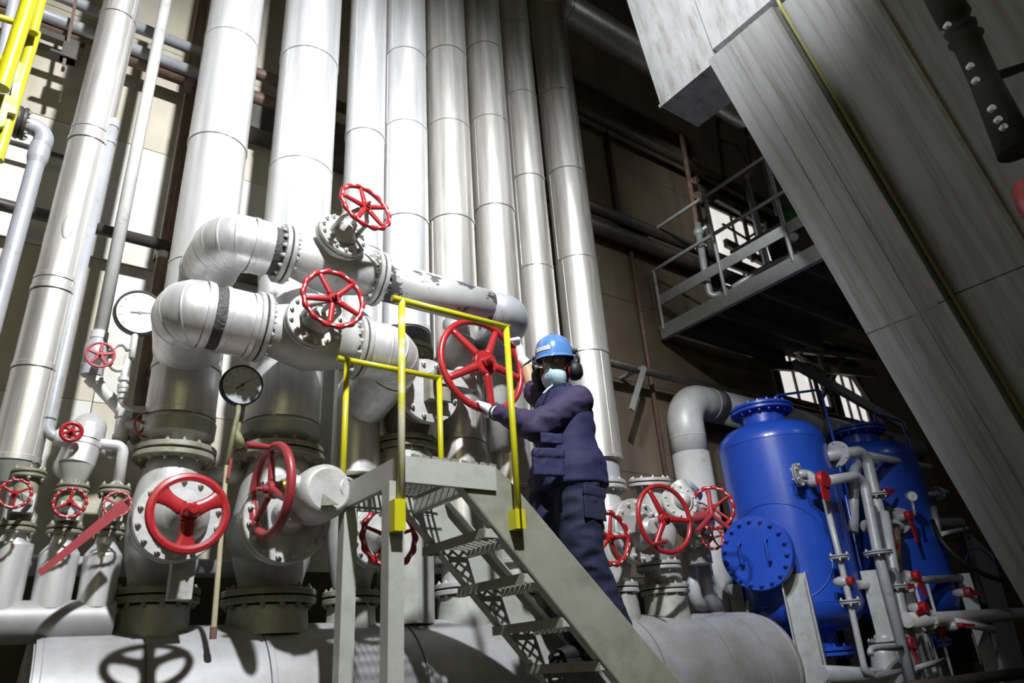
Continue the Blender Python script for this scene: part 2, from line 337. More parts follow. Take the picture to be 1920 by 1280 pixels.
def handwheel(root, c, axis, R, rr, ns, mat='red', hub=0.22, style='plain', rot=0.0, dish=0.0, handle=None, stem=None, sp=None, up=None):
    """hand wheel: rim (a part) with hub, spokes and nut as its sub-parts; axis points to the operator"""
    c = Vector(c); x, y, a = frame(axis, up); m = MB()
    if style == 'flat':
        m.lathe([(R - rr * 1.5, -rr * 0.5), (R, -rr * 0.5), (R + rr * 0.3, 0), (R, rr * 0.55), (R - rr * 0.75, rr * 0.75), (R - rr * 1.5, rr * 0.55), (R - rr * 1.6, 0), (R - rr * 1.5, -rr * 0.5)], c, a, 44, caps=False)
    elif style == 'scallop':
        n = 88; nsl = 14; rs = []
        for i in range(n):
            t = 2 * math.pi * i / n; d = x * math.cos(t) + y * math.sin(t); k = math.cos(nsl * t)
            Ro = R + rr * (0.18 * k); w = rr * (1.0 + 0.12 * k)
            rs.append([c + d * (Ro + w * math.cos(p)) + a * w * 0.9 * math.sin(p) for p in (2 * math.pi * j / 9 for j in range(9))])
        m.rings(rs, True)
    else:
        m.torus(c, a, R, rr, 48, 10, up=up)
    rim = m.build('handwheel', mat, root)
    if style == 'scallop':                     # pale beads painted in for the glints of the rim slots
        sl = MB(); sl.ball((0, 0, 0), 1, (1.0, 0.45, 0.25), 8, 5); me = sl.mesh('slot_glint'); me.materials.append(MATS['glass_face' if False else 'reflect']); nsl = 14
        for i in range(nsl):
            t = 2 * math.pi * (i + 0.5) / nsl; d = x * math.cos(t) + y * math.sin(t); tg = -x * math.sin(t) + y * math.cos(t)
            q = Matrix((tg, d, a)).transposed().to_quaternion()
            place('slot_glint', me, rim, c + d * R + a * rr * 0.80, q, (R * 0.085, rr * 0.75, rr * 0.45))
    hc = c + a * dish
    h = MB(); hr = R * hub
    h.lathe([(hr, -rr * 1.1), (hr, rr * 0.7), (hr * 0.9, rr * 1.0)], hc, a, 24); h.build('hub', mat, rim)
    st = MB(); st.lathe([(hr * 0.5, 0), (hr * 0.5, rr * 1.2)], hc + a * rr * 0.9, a, 6); st.lathe([(hr * 0.28, 0), (hr * 0.22, rr * 2.4)], hc + a * rr * 0.9, a, 10); st.build('hub_nut', mat, rim)
    for k in range(ns):
        t = 2 * math.pi * k / ns + rot; d = x * math.cos(t) + y * math.sin(t); tg = a.cross(d)
        p0 = hc + d * hr * 0.8; p1 = c + d * (R - rr * 0.5); s_ = MB(); w0 = (sp or rr * 1.0) * 1.15; w1 = (sp or rr * 1.0) * (0.85 if style != 'flat' else 1.25)
        if style == 'flat': w0 *= 1.9; 
        rs = []
        for f in (0, 0.12, 0.3, 0.5, 0.7, 0.88, 1.0):
            p = p0.lerp(p1, f); ww = w0 + (w1 - w0) * f
            if style == 'flat': ww = w1 * (0.80 + 1.5 * f ** 3 + 0.5 * (1 - f) ** 2)
            th = (rr * 0.55 if style == 'flat' else ww * 0.75)
            rs.append([p + tg * ww * math.cos(u) + a * th * math.sin(u) for u in (2 * math.pi * j / 10 for j in range(10))])
        s_.rings(rs); s_.build('spoke', mat, rim)
    if handle is not None:
        t = handle; d = x * math.cos(t) + y * math.sin(t); hm = MB(); b0 = c + d * R
        hm.lathe([(rr * 0.85, 0), (rr * 0.7, R * 0.1), (rr * 0.85, R * 0.6), (rr * 0.6, R * 0.63)], b0, a, 12); hm.build('crank_handle', mat, rim)
    if stem is not None:
        sm = MB(); sm.cyl(c - a * stem, c, R * 0.09, n=12); sm.build('stem', 'bolt_steel', root)
    return rim
# ================================================================ the hall
WY = 4.95
m = MB(); m.box((3.5, 2.0, -0.05), (17, 14, 0.1)); struct('floor', m, 'floor')
m = MB(); m.box((3.5, 2.0, 12.05), (17, 14, 0.1)); struct('ceiling', m, 'ceiling')
m = MB(); m.box((3.5, WY + 0.13, 6.0), (17, 0.2, 12)); wall = struct('wall_back', m, 'joint')
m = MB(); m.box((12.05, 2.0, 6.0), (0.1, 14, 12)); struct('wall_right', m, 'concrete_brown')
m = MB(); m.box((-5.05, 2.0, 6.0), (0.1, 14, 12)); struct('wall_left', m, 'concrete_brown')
zs = zrow(P(150, 240, WY).x, WY, 240); xs = P(262, 300, WY).x
pw, ph = 1.30, 1.02
WIN = [(7.35, 9.0, 6.0, 7.35), (8.15, 9.3, 4.55, 5.25), (9.55, 10.3, 4.3, 5.2)]
for i in range(-3, 9):
    for j in range(-4, 6):
        x0 = xs + i * pw; z0 = zs + j * ph
        if x0 > 11.5 or z0 < 0.4 or z0 > 11: continue
        mt = 'concrete_brown' if x0 > 3.6 else ('concrete' if j >= 0 or (i + j) % 3 == 0 else 'concrete_lit')
        if z0 + ph < 3.0: mt = 'panel_shade'  # lowest panels coloured dark in place of the pipes' shadow
        m = MB(); g = 0.006
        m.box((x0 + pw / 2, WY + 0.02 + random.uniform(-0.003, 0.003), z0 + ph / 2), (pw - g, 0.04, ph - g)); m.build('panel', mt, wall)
for k, (a, b, c, d) in enumerate(WIN):
    m = MB(); m.box(((a + b) / 2, WY - 0.03, (c + d) / 2), (b - a, 0.02, d - c)); wn = struct('window_%d' % (k + 1), m, 'window_light')
    f = MB()
    for zz in (c, d): f.box(((a + b) / 2, WY - 0.045, zz), (b - a + 0.08, 0.06, 0.06))
    for xx in (a, b): f.box((xx, WY - 0.045, (c + d) / 2), (0.06, 0.06, d - c + 0.08))
    f.build('window_frame', 'dark_steel', wn)
    for t in (0.33, 0.66):
        f = MB(); f.box((a + (b - a) * t, WY - 0.05, (c + d) / 2), (0.035, 0.03, d - c)); f.build('mullion', 'dark_steel', wn)

# ================================================================ tall clad pipes
Y0 = 4.0
def section(root, p0, p1, r, mat, bead=True, name='cladding_section', seam=None):
    p0, p1 = Vector(p0), Vector(p1); L = (p1 - p0).length; m = MB(); a = (p1 - p0).normalized()
    if bead: m.lathe([(r - 0.014, 0), (r - 0.014, 0.007), (r + 0.004, 0.007), (r + 0.004, 0.032), (r, 0.036), (r, L)], p0, a, 40)
    else: m.lathe([(r, 0), (r, L)], p0, a, 40)
    o = m.build(name, mat, root)
    if seam is not None:
        x, y, a = frame(a); d = x * math.cos(seam) + y * math.sin(seam); t = a.cross(d)
        s = MB(); s.box(p0 + a * L / 2 + d * r, (0.022, 0.005, L - 0.004), (t, d, a)); so = s.build('lap_seam', mat, o)
    return o
def toward(X, Y, off=0.0):        # angle in frame((0,0,1)) that looks at the camera
    x, y, a = frame((0, 0, 1)); d = Vector((-X, -Y, 0)).normalized(); return math.atan2(d.dot(y), d.dot(x)) + off
def clad_pipe(label, X, r, z0, rows, mat='clad', Y=Y0, ztop=11.9, seams=None, name='clad_pipe'):
    root = thing(name, label, 'pipe', (X, Y, z0), 'tall clad pipes')
    zz = [z0] + sorted(zrow(X, Y, q) for q in rows) + [ztop]
    zz = [q for k, q in enumerate(zz) if k == 0 or q > zz[k - 1] + 0.02]
    for k in range(len(zz) - 1):
        section(root, (X, Y, zz[k]), (X, Y, zz[k + 1]), r + (0.002 if k % 2 else 0), mat, True,
                seam=toward(X, Y, (random.uniform(-1.1, 1.1) if seams is None else seams)))
    return root
def bend_gores(root, pts, rad, r, mat, n=5, name='elbow_gore', tail=True):
    """a clad bend cut in gores; pts = three points"""
    path = fillet(pts, rad, n * 4); core = path[1:-1]
    if (path[0] - core[0]).length > 0.02: section(root, path[0], core[0] , r, mat)
    full = MB(); full.sweep(path, r, 36, caps=False); rings = [full.v[i * 36:(i + 1) * 36] for i in range(len(path))][1:-1]
    for k in range(0, len(core) - 4, 4):
        mb = MB(); mb.rings(rings[k:k + 5], caps=False); g = mb.build(name, mat, root)
        b = MB(); t = (path[k + 2] - path[k]).normalized(); c = core[k]
        b.rings([[c + (v - c) * f + t * h for v in rings[k]] for f, h in ((0.995, -0.008), (1.014, -0.005), (1.014, 0.005), (0.995, 0.008))], caps=False); b.build('seam_bead', mat, g)
    if (path[-1] - core[-1]).length > 0.02: section(root, core[-1], path[-1], r, mat)

pX = {2: 0.74, 3: 1.30, 4: 1.77, 5: 2.12, 6: 2.53, 7: 2.96, 8: 3.36, 9: 3.845}
pR = {2: 0.178, 3: 0.212, 4: 0.148, 5: 0.172, 6: 0.18, 7: 0.172, 8: 0.150, 9: 0.185}
z2 = zrow(pX[2], Y0, 790)
pipe2 = clad_pipe('thick clad pipe carrying both elbow branches, leftmost of the thick bundle', pX[2], pR[2], z2, [90, 283, 510, 700], 'clad', seams=0.35)
pipe3 = clad_pipe('widest clad pipe, rising behind the two upper red handwheels', pX[3], pR[3], zrow(pX[3], Y0, 800), [128, 330, 535], 'clad')
pipe4 = clad_pipe('slim clad pipe just right of the widest pipe', pX[4], pR[4], zrow(pX[4], Y0, 900), [265, 480, 700], 'clad')
pipe5 = clad_pipe('clad pipe ending in a black collar above the valve behind the yellow rail', pX[5], pR[5], zrow(pX[5], Y0, 628), [118, 252, 425], 'clad')
pipe6 = clad_pipe('clad pipe passing behind the biggest red handwheel', pX[6], pR[6], 2.20, [115, 250, 426, 700, 835], 'clad_warm')
pipe7 = clad_pipe('clad pipe between the biggest red handwheel and the worker', pX[7], pR[7], 2.20, [105, 240, 404, 720, 925], 'clad_warm')
pipe8 = clad_pipe('slim clad pipe rising directly behind the worker\'s helmet', pX[8], pR[8], 2.20, [60, 190, 345, 512, 700], 'clad_warm')
ztp = zrow(pX[9], Y0, 62)
pipe9 = clad_pipe('rightmost tall clad pipe, bending right near the roof', pX[9], pR[9], zrow(pX[9], Y0, 868), [190, 335, 498, 672], 'clad_warm', ztop=ztp)
bend_gores(pipe9, [(pX[9], Y0, ztp), (pX[9], Y0, ztp + 0.55), (pX[9] + 3.5, Y0, ztp + 0.55)], 0.42, pR[9], 'clad_warm', 5)
# skirts at the foot of pipes 2 and 3
for pp, X, r, rows in ((pipe2, pX[2], pR[2], (790, 838)), (pipe3, pX[3], pR[3], (800, 838))):
    za, zb = zrow(X, Y0, rows[0]), zrow(X, Y0, rows[1]); m = MB()
    m.lathe([(r * 0.80, 0), (r * 1.04, 0.05), (r * 1.06, za - zb - 0.02), (r, za - zb)], (X, Y0, zb), (0, 0, 1), 40); m.build('skirt', 'clad_low', pp)
m = MB(); za = zrow(pX[5], Y0, 628); m.lathe([(pR[5] * 0.8, -0.12), (pR[5] * 1.03, -0.11), (pR[5] * 1.05, -0.02), (pR[5] * 0.98, 0)], (pX[5], Y0, za), (0, 0, 1), 36); m.build('black_collar', 'insulation', pipe5)
m = MB(); za = zrow(pX[9], Y0, 868); m.lathe([(0.145, -0.24), (0.15, -0.02), (0.15, 0)], (pX[9], Y0, za), (0, 0, 1), 32); m.build('bare_neck', 'pipe_grey', pipe9)

# ================================================================ headers
HR, HY, HZ = 0.45, 4.05, 1.425
hx0, hx1 = P(60, 1240, 3.75).x, 5.32
hd = thing('main_header', 'huge horizontal clad header drum along the bottom carrying the valves', 'pipe', (hx0, HY, HZ))
cuts = [hx0, hx0 + 0.42, 1.22, 2.05, 2.95, 3.85, 4.55, 4.98, hx1]
for k in range(len(cuts) - 1):
    section(hd, (cuts[k], HY, HZ), (cuts[k + 1], HY, HZ), HR + (0.003 if k % 2 else 0), 'header_clad', True, seam=(0.3 if k % 2 else -2.6))
m = MB(); m.slathe([(HR, 0), (HR * 0.97, 0.09), (HR * 0.8, 0.16), (HR * 0.4, 0.2), (0.01, 0.21)], (hx1, HY, HZ), (1, 0, 0), 40); m.build('end_cap', 'header_clad', hd)
m = MB()
for xx in (0.9, 2.6, 4.6):
    m.box((xx, HY, 0.5), (0.12, 0.5, 1.0)); 
m.build('saddle', 'dark_steel', hd)
sh = thing('small_header', 'small horizontal clad header under the three little red-wheeled valves', 'pipe', (-2.0, 3.92, 1.9))
e = P(215, 1160, 3.84); SHZ = e.z; SHY = 3.92
section(sh, (-2.2, SHY, SHZ), (-0.12, SHY, SHZ), 0.088, 'header_clad'); section(sh, (-0.12, SHY, SHZ), (e.x, SHY, SHZ), 0.09, 'header_clad')
m = MB()
for xx in (-1.5, 0.0): m.box((xx, SHY + 0.02, (SHZ - 0.08) / 2), (0.05, 0.05, SHZ - 0.09))
m.build('support_post', 'dark_steel', sh)

# ================================================================ gate valves standing on the header
def stub(root, X, Y, za, zb, w, oct_=True):
    m = MB(); m.lathe([(w * 1.08, 0), (w * 1.02, zb - za)], (X, Y, za), (0, 0, 1), 10); m.lathe([(w * 0.7, 0), (w * 0.7, 0.07)], (X, Y, zb), (0, 0, 1), 20)
    return m.build('clad_stub', 'clad_low', root)
def body_profile(zlo, zhi, r):
    h = zhi - zlo
    return [(r * 0.82, 0), (r * 0.84, h * 0.08), (r * 1.0, h * 0.22), (r * 1.12, h * 0.42), (r * 1.12, h * 0.58), (r * 1.0, h * 0.78), (r * 0.84, h * 0.92), (r * 0.82, h)]
HEADTOP = HZ + HR
def gate_valve(label, X, r, fr_up, fr_lo, row_up, row_lo, bon, bonR, bonY, nb=12, dirty=True, name='gate_valve', stub_w=None, nbon=14):
    zu, zl = zrow(X, Y0, row_up), zrow(X, Y0, row_lo)
    root = thing(name, label, 'valve', (X, Y0, HEADTOP - 0.02), 'gate valves on the header')
    fm = 'silver_dirty' if dirty else 'silver'; bmt = 'bolt_dirty' if dirty else 'bolt_steel'
    flange(root, (X, Y0, zu), (0, 0, 1), fr_up, 0.03, nb, fm, bmt); flange(root, (X, Y0, zl), (0, 0, 1), fr_lo, 0.03, nb, fm, bmt)
    m = MB(); m.slathe(body_profile(zl + 0.02, zu - 0.02, r), (X, Y0, zl + 0.02), (0, 0, 1), 36); 
    bc = Vector((bon.x, bonY, bon.z)); ax = Vector((0, -1, 0))
    m.slathe([(bonR * 0.72, 0), (bonR * 0.74, (Y0 - bonY) * 0.55), (bonR * 0.80, (Y0 - bonY) * 0.72), (bonR * 0.9, (Y0 - bonY) - 0.045)], (bc.x, Y0, bc.z), ax, 36)
    m.build('body', 'silver', root)
    fl = MB(); fl.lathe([(bonR, 0), (bonR, 0.035)], bc + Vector((0, 0.045, 0)), ax, 44); fl.build('body_flange', 'silver', root)
    single_flange(root, 'bonnet_flange', bc, ax, bonR, 0.035, nbon, 'silver', 'bolt_steel', rb=0.87)
    if stub_w: stub(root, X, Y0, HEADTOP - 0.06, zl - 0.045, stub_w)
    return root, bc, zl, zu
# --- valve with the flat three-spoke wheel
v2, bc, zl, zu = gate_valve('gate valve with a flat three-spoke red handwheel, left of the bent rod', pX[2], 0.16, 0.205, 0.205, 855, 1120, P(334, 972, 3.58), 0.198, 3.58, 14, stub_w=0.165)
m = MB(); m.slathe([(0.13, 0), (0.125, 0.03), (0.09, 0.08), (0.05, 0.11), (0.04, 0.2)], bc + Vector((0, -0.035, 0)), (0, -1, 0), 28); m.build('bonnet', 'silver', v2)
wc = P(354, 961, 3.22); m = MB(); m.cyl(Vector((bc.x, 3.5, bc.z)), wc + Vector((0, 0.02, 0)), 0.03, 0.022); m.build('stem', 'bolt_steel', v2)
handwheel(v2, wc, wc * 0 + Vector((0.05, -1, 0.02)), 0.166, 0.019, 3, 'red', 0.24, 'flat', rot=math.pi / 2 * -1 + 0.0, sp=0.021)
m = MB(); m.lathe([(0.03, 0), (0.027, 0.05), (0.018, 0.06)], wc + Vector((0, -0.02, 0)), (0.05, -1, 0.02), 16); m.build('stem_cap', 'red', v2)
m = MB(); m.box(bc + Vector((0.06, 0.07, -0.25)), (0.1, 0.06, 0.2)); m.build('drain_lug', 'silver', v2)
# --- valve with the geared wheel
v3, bc, zl, zu = gate_valve('gate valve with a side-on red crank wheel and round gearbox', pX[3], 0.2, 0.255, 0.245, 855, 1122, P(537, 972, 3.52), 0.22, 3.52, 14, stub_w=0.205, nbon=16)
gc = P(602, 925, 3.30); m = MB()
m.slathe([(0.10, 0.1), (0.128, 0.07), (0.135, 0.02), (0.135, -0.10), (0.12, -0.15)], gc, (0, -1, 0), 32)
m.build('gearbox', 'silver', v3)
m = MB(); m.cyl(gc + Vector((0.0, 0, 0.03)), gc + Vector((-0.17, 0, 0.03)), 0.052, 0.045); m.cyl(gc + Vector((0.02, -0.0, 0.0)), gc + Vector((0.14, -0.02, 0.0)), 0.06); m.build('gear_shaft_housing', 'silver', v3)
bx = Vector((0.45, -0.9, 0)).normalized(); bq = gc + Vector((0.105, -0.075, 0.015)); m = MB(); m.cyl(bq - bx * 0.08, bq, 0.058, n=24); m.build('bore_housing', 'silver', v3); m = MB(); m.torus(bq, bx, 0.05, 0.01, 24, 8); m.build('housing_lip', 'silver', v3)
m = MB(); m.lathe([(0.043, 0), (0.043, 0.004)], bq, bx, 20); m.build('housing_bore', 'black', v3)
m = MB(); m.lathe([(0.018, 0), (0.016, 0.016)], bq + bx * 0.003, bx, 12); m.build('shaft_end', 'bolt_steel', v3)
m = MB(); m.poly([gc + Vector((-0.035, -0.11, -0.03)), gc + Vector((0.04, -0.11, -0.075)), gc + Vector((-0.04, -0.11, -0.085))], (0, -0.012, 0)); m.build('warning_plate', 'silver_dirty', v3)
m = MB(); m.slathe([(0.09, 0), (0.06, 0.05), (0.05, 0.12)], bc + Vector((0.0, -0.035, 0)), (0, -1, 0), 24); m.cyl(bc + Vector((0.1, -0.03, 0.02)), gc + Vector((0, 0.05, 0)), 0.07); m.build('bonnet', 'silver', v3)
wc = P(509, 918, 3.30)
m = MB(); m.cyl(wc, gc + Vector((-0.16, 0, 0.03)), 0.03); m.build('stem', 'brass', v3)
handwheel(v3, wc, (-1, -0.10, -0.03), 0.205, 0.022, 3, 'red_faded', 0.2, 'plain', rot=math.pi / 2 + 0.1, sp=0.02, handle=math.pi / 2 + 0.05)
# --- valve behind the stair legs
v4, bc, zl, zu = gate_valve('gate valve half hidden behind the stair legs', pX[4], 0.13, 0.165, 0.165, 905, 1122, P(706, 1010, 3.72), 0.16, 3.72, 12, stub_w=0.135)
wc = P(730, 1006, 3.45); m = MB(); m.cyl(bc, wc, 0.028); m.slathe([(0.09, 0), (0.05, 0.06), (0.04, 0.1)], bc + Vector((0, -0.03, 0)), (0, -1, 0), 20); m.build('bonnet', 'silver', v4)
handwheel(v4, wc, (0, -1, 0.05), 0.152, 0.017, 5, 'red', 0.2, 'scallop', rot=0.3, sp=0.011)
# --- the valve that the worker turns
zu, zl = zrow(pX[5], Y0, 665), zrow(pX[5], Y0, 838)
v5 = thing('gate_valve', 'bolted valve with the biggest five-spoke red handwheel, turned by the worker', 'valve', (pX[5], Y0, HEADTOP - 0.02), 'gate valves on the header')
flange(v5, (pX[5], Y0, zu), (0, 0, 1), 0.19, 0.035, 12, 'silver_dirty', 'bolt_dirty'); flange(v5, (pX[5], Y0, zl), (0, 0, 1), 0.205, 0.035, 12, 'silver_dirty', 'bolt_dirty')
bc = P(800, 735, 3.70)
m = MB(); m.slathe(body_profile(zl, zu, 0.16), (pX[5], Y0, zl), (0, 0, 1), 32); m.slathe([(0.15, 0), (0.16, 0.15), (0.2, 0.26)], (bc.x, Y0, bc.z), (0, -1, 0), 32); m.build('body', 'silver_dirty', v5)
single_flange(v5, 'bonnet_flange', bc, (0, -1, 0), 0.215, 0.04, 12, 'silver', 'bolt_steel', br=0.016, rb=0.84)
gw = P(904, 684, 3.42)
m = MB(); m.box(bc + Vector((0.03, -0.07, 0.0)), (0.15, 0.1, 0.17)); m.build('yoke_box', 'silver_dirty', v5)
m = MB(); m.box(mid(bc + Vector((0.05, -0.1, 0.03)), Vector((gw.x, 3.62, gw.z - 0.02))), (0.30, 0.09, 0.10)); m.build('gear_arm', 'silver', v5)
m = MB(); m.slathe([(0.05, 0), (0.075, 0.02), (0.08, 0.1), (0.06, 0.14), (0.035, 0.15), (0.035, 0.22)], (gw.x - 0.02, 3.72, gw.z - 0.02), (0, -1, 0), 24); m.build('gear_housing', 'silver', v5)
m = MB(); m.cyl(Vector((gw.x, 3.6, gw.z)), gw, 0.028); m.build('stem', 'bolt_steel', v5)
BW = handwheel(v5, gw, (0, -1, 0.04), 0.305, 0.022, 5, 'red', 0.27, 'plain', rot=math.radians(-80), sp=0.026, dish=0.03)
m = MB(); m.lathe([(0.03, 0), (0.022, 0.07)], gw + Vector((0, -0.05, 0)), (0, -1, 0), 12); m.build('stem_tip', 'red', v5)
section(v5, (pX[5], Y0, HEADTOP - 0.03), (pX[5], Y0, zl - 0.045), 0.172, 'clad_low', False, 'lower_cladding', seam=toward(pX[5], Y0, 0.5))
# --- stubs with flange under pipes 6, 7, 8
for k, fr in ((6, 0.185), (7, 0.18), (8, 0.165)):
    lab = {6: 'flanged clad stub on the header seen under the stair treads', 7: 'flanged clad stub on the header hidden mostly by the stair stringer', 8: 'flanged clad stub on the header behind the worker\'s legs'}[k]
    rt = thing('flanged_stub', lab, 'pipe', (pX[k], Y0, HEADTOP - 0.02), 'flanged stubs on the header')
    z = 2.045; flange(rt, (pX[k], Y0, z), (0, 0, 1), fr, 0.03, 12, 'silver', 'bolt_steel')
    m = MB(); m.lathe([(fr * 0.75, 0), (fr * 0.75, 0.12)], (pX[k], Y0, z + 0.035), (0, 0, 1), 24); m.build('neck', 'silver', rt)
    stub(rt, pX[k], Y0, HEADTOP - 0.06, z - 0.045, fr * 0.88)

# ================================================================ branches off the thick pipe
def branch_valve(label, xa, xb, zc, Yb, r, fR, bonpx, bonR, bonY, wpx, wY, wR, rot, mat_left):
    root = thing('branch_valve', label, 'valve', (xa, Yb, zc - r), 'valves on the two branches')
    flange(root, (xa, Yb, zc), (1, 0, 0), fR, 0.026, 16, 'silver', 'bolt_steel', br=0.011); flange(root, (xb, Yb, zc), (1, 0, 0), fR, 0.026, 16, 'silver', 'bolt_steel', br=0.011)
    L = xb - xa; m = MB(); m.slathe([(r * 0.78, 0.02), (r * 0.8, L * 0.12), (r * 0.98, L * 0.32), (r * 1.1, L * 0.5), (r * 0.98, L * 0.68), (r * 0.8, L * 0.88), (r * 0.78, L - 0.02)], (xa, Yb, zc), (1, 0, 0), 32)
    bc = P(bonpx[0], bonpx[1], bonY); wc = P(wpx[0], wpx[1], wY); ax = (wc - bc).normalized()
    cb = Vector(((xa + xb) / 2, Yb, zc)); m.cyl(cb - ax * 0.02, bc - ax * 0.02, bonR * 0.78, bonR * 0.86, 32)
    m.build('body', 'silver', root)
    m = MB(); m.lathe([(bonR, 0), (bonR, 0.024)], bc - ax * 0.032, ax, 36); m.build('body_flange', 'silver', root)
    single_flange(root, 'bonnet_flange', bc, ax, bonR, 0.024, 14, 'silver', 'bolt_steel', br=0.0115)
    m = MB(); b0 = bc + ax * 0.024; m.slathe([(bonR * 0.55, 0), (bonR * 0.5, 0.02), (bonR * 0.28, 0.06), (bonR * 0.22, 0.10)], b0, ax, 24); m.build('gland', 'silver', root)
    x, y, a = frame(ax); L = (wc - b0).length
    for s in (-1, 1):
        m = MB(); m.sweep(fillet([b0 + x * s * bonR * 0.5, b0 + x * s * bonR * 0.5 + a * L * 0.55, b0 + x * s * 0.02 + a * (L - 0.03)], 0.05, 5), 0.014, 8); m.build('yoke_arm', 'silver', root)
    m = MB(); m.cyl(bc, wc + ax * 0.03, 0.014, n=10); m.build('stem', 'bolt_steel', root)
    handwheel(root, wc, ax, wR, wR * 0.095, 5, 'red', 0.2, 'scallop', rot=rot, sp=wR * 0.10)
    return root
YB = 3.5
zU, zL = 3.815, 3.325
xUa, xUb = P(534, 449, YB).x, P(703, 492, YB).x
xLa, xLb = P(484, 607, YB).x, P(668, 648, YB).x
bU = thing('clad_elbow_branch', 'upper clad elbow branching from the thick left pipe', 'pipe', (pX[2], YB, zU - 0.16), 'elbow branches')
bend_gores(bU, [(pX[2] + 0.02, Y0 - 0.12, zU), (pX[2] + 0.02, YB, zU), (xUa - 0.09, YB, zU)], 0.22, 0.155, 'clad', 4)
m = MB(); m.lathe([(0.14, 0), (0.135, 0.07)], (xUa - 0.1, YB, zU), (1, 0, 0), 28); m.build('torn_insulation_end', 'insulation', bU)
bL = thing('clad_elbow_branch', 'lower clad elbow branch with a black gap in its cladding', 'pipe', (pX[2], YB, zL - 0.18), 'elbow branches')
xg0 = P(385, 600, YB).x
bend_gores(bL, [(pX[2] - 0.02, Y0 - 0.06, zL), (pX[2] - 0.115, YB, zL), (xg0 + 0.012, YB, zL)], 0.075, 0.178, 'clad', 3)
m = MB(); m.lathe([(0.165, 0), (0.165, 0.075)], (xg0 - 0.005, YB, zL), (1, 0, 0), 32); m.build('bare_insulation_band', 'insulation', bL)
section(bL, (xg0 + 0.06, YB, zL), (xg0 + 0.2, YB, zL), 0.174, 'clad'); section(bL, (xg0 + 0.2, YB, zL), (xLa - 0.05, YB, zL), 0.172, 'clad')
m = MB(); m.lathe([(0.15, 0), (0.145, 0.06)], (xLa - 0.07, YB, zL), (1, 0, 0), 28); m.build('torn_insulation_end', 'insulation', bL)
branch_valve('upper branch valve with a scalloped red handwheel tilted upward', xUa, xUb, zU, YB, 0.155, 0.172, (640, 444), 0.15, 3.33, (686, 388), 3.07, 0.152, math.radians(97), 'silver')
branch_valve('lower branch valve with a scalloped red handwheel nearest the camera', xLa, xLb, zL, YB, 0.175, 0.19, (590, 602), 0.158, 3.31, (625, 560), 3.05, 0.157, math.radians(-96), 'silver')
pp = thing('painted_pipe', 'bare painted branch pipe with dark peeling patches and a rounded end elbow', 'pipe', (xUb, YB, zU - 0.13))
xe = P(975, 590, YB).x
m = MB(); m.sweep(fillet([(xUb + 0.03, YB, zU), (xe - 0.28, YB, zU)], 0.2), 0.128, 32); m.build('straight_run', 'peel', pp)
m = MB(); m.sweep(fillet([(xe - 0.285, YB, zU), (xe - 0.02, YB, zU), (xe - 0.04, 3.86, zU - 0.10)], 0.2, 10), 0.129, 32); m.build('elbow', 'pipe_grey', pp)
m = MB(); m.torus((xe - 0.283, YB, zU), (1, 0, 0), 0.128, 0.004, 36, 6); m.build('weld_bead', 'pipe_white', pp)
lb = thing('clad_elbow', 'clad elbow right of the lower branch valve, turning down behind the yellow rail', 'pipe', (xLb, YB, zL - 0.3), 'elbow branches')
bend_gores(lb, [(xLb + 0.03, YB, zL), (xLb + 0.27, YB, zL), (xLb + 0.23, 3.90, zL - 0.16)], 0.21, 0.172, 'clad', 4)
# small dark elbows and a stray fitting in the shade behind the big wheel
m = MB(); a = P(925, 622, 3.86); m.sweep(fillet([a + Vector((-0.02, 0.0, 0.18)), a, a + Vector((0.03, 0.05, -0.9))], 0.1, 6), 0.085, 20)
solo('bypass_pipe', m, 'pipe_white', 'pale bypass pipe going down behind the biggest red handwheel', 'pipe')
m = MB(); a = P(862, 620, 3.78); m.sweep([a + Vector((0, 0.1, 0.1)), a, a + Vector((0.0, 0.0, -0.1))], 0.075, 16); m.slathe([(0.05, 0), (0.12, 0.06), (0.12, 0.2), (0.06, 0.26)], P(858, 665, 3.80) + Vector((0, 0, -0.1)), (0, 0, 1), 24)
solo('check_fitting', m, 'silver', 'pale rounded fitting seen through the left spokes of the biggest handwheel', 'valve')
# ================================================================ left: wall pipes, small valves, gauges
def pipe(name, label, pts, r, mat, bend=None, cat='pipe', group=None, n=18, bands=(), bandmat=None):
    pts = [Vector(p) for p in pts]
    rt = thing(name, label, cat, pts[0], group)
    m = MB(); path = fillet(pts, bend or r * 2.5, 8); m.sweep(path, r, n); m.build('tube', mat, rt)
    for (p, a, w, k) in bands:
        b = MB(); b.lathe([(r, -w / 2), (r * k, -w / 2 + 0.003), (r * k, w / 2 - 0.003), (r, w / 2)], p, a, n); b.build('coupling', bandmat or mat, rt)
    return rt
def vline(px, py, Y, rows):            # vertical line through a pixel at depth Y, cut at image rows
    p = P(px, py, Y); return [Vector((p.x, Y, zrow(p.x, Y, r))) for r in rows]
UP = Vector((0, 0, 1))
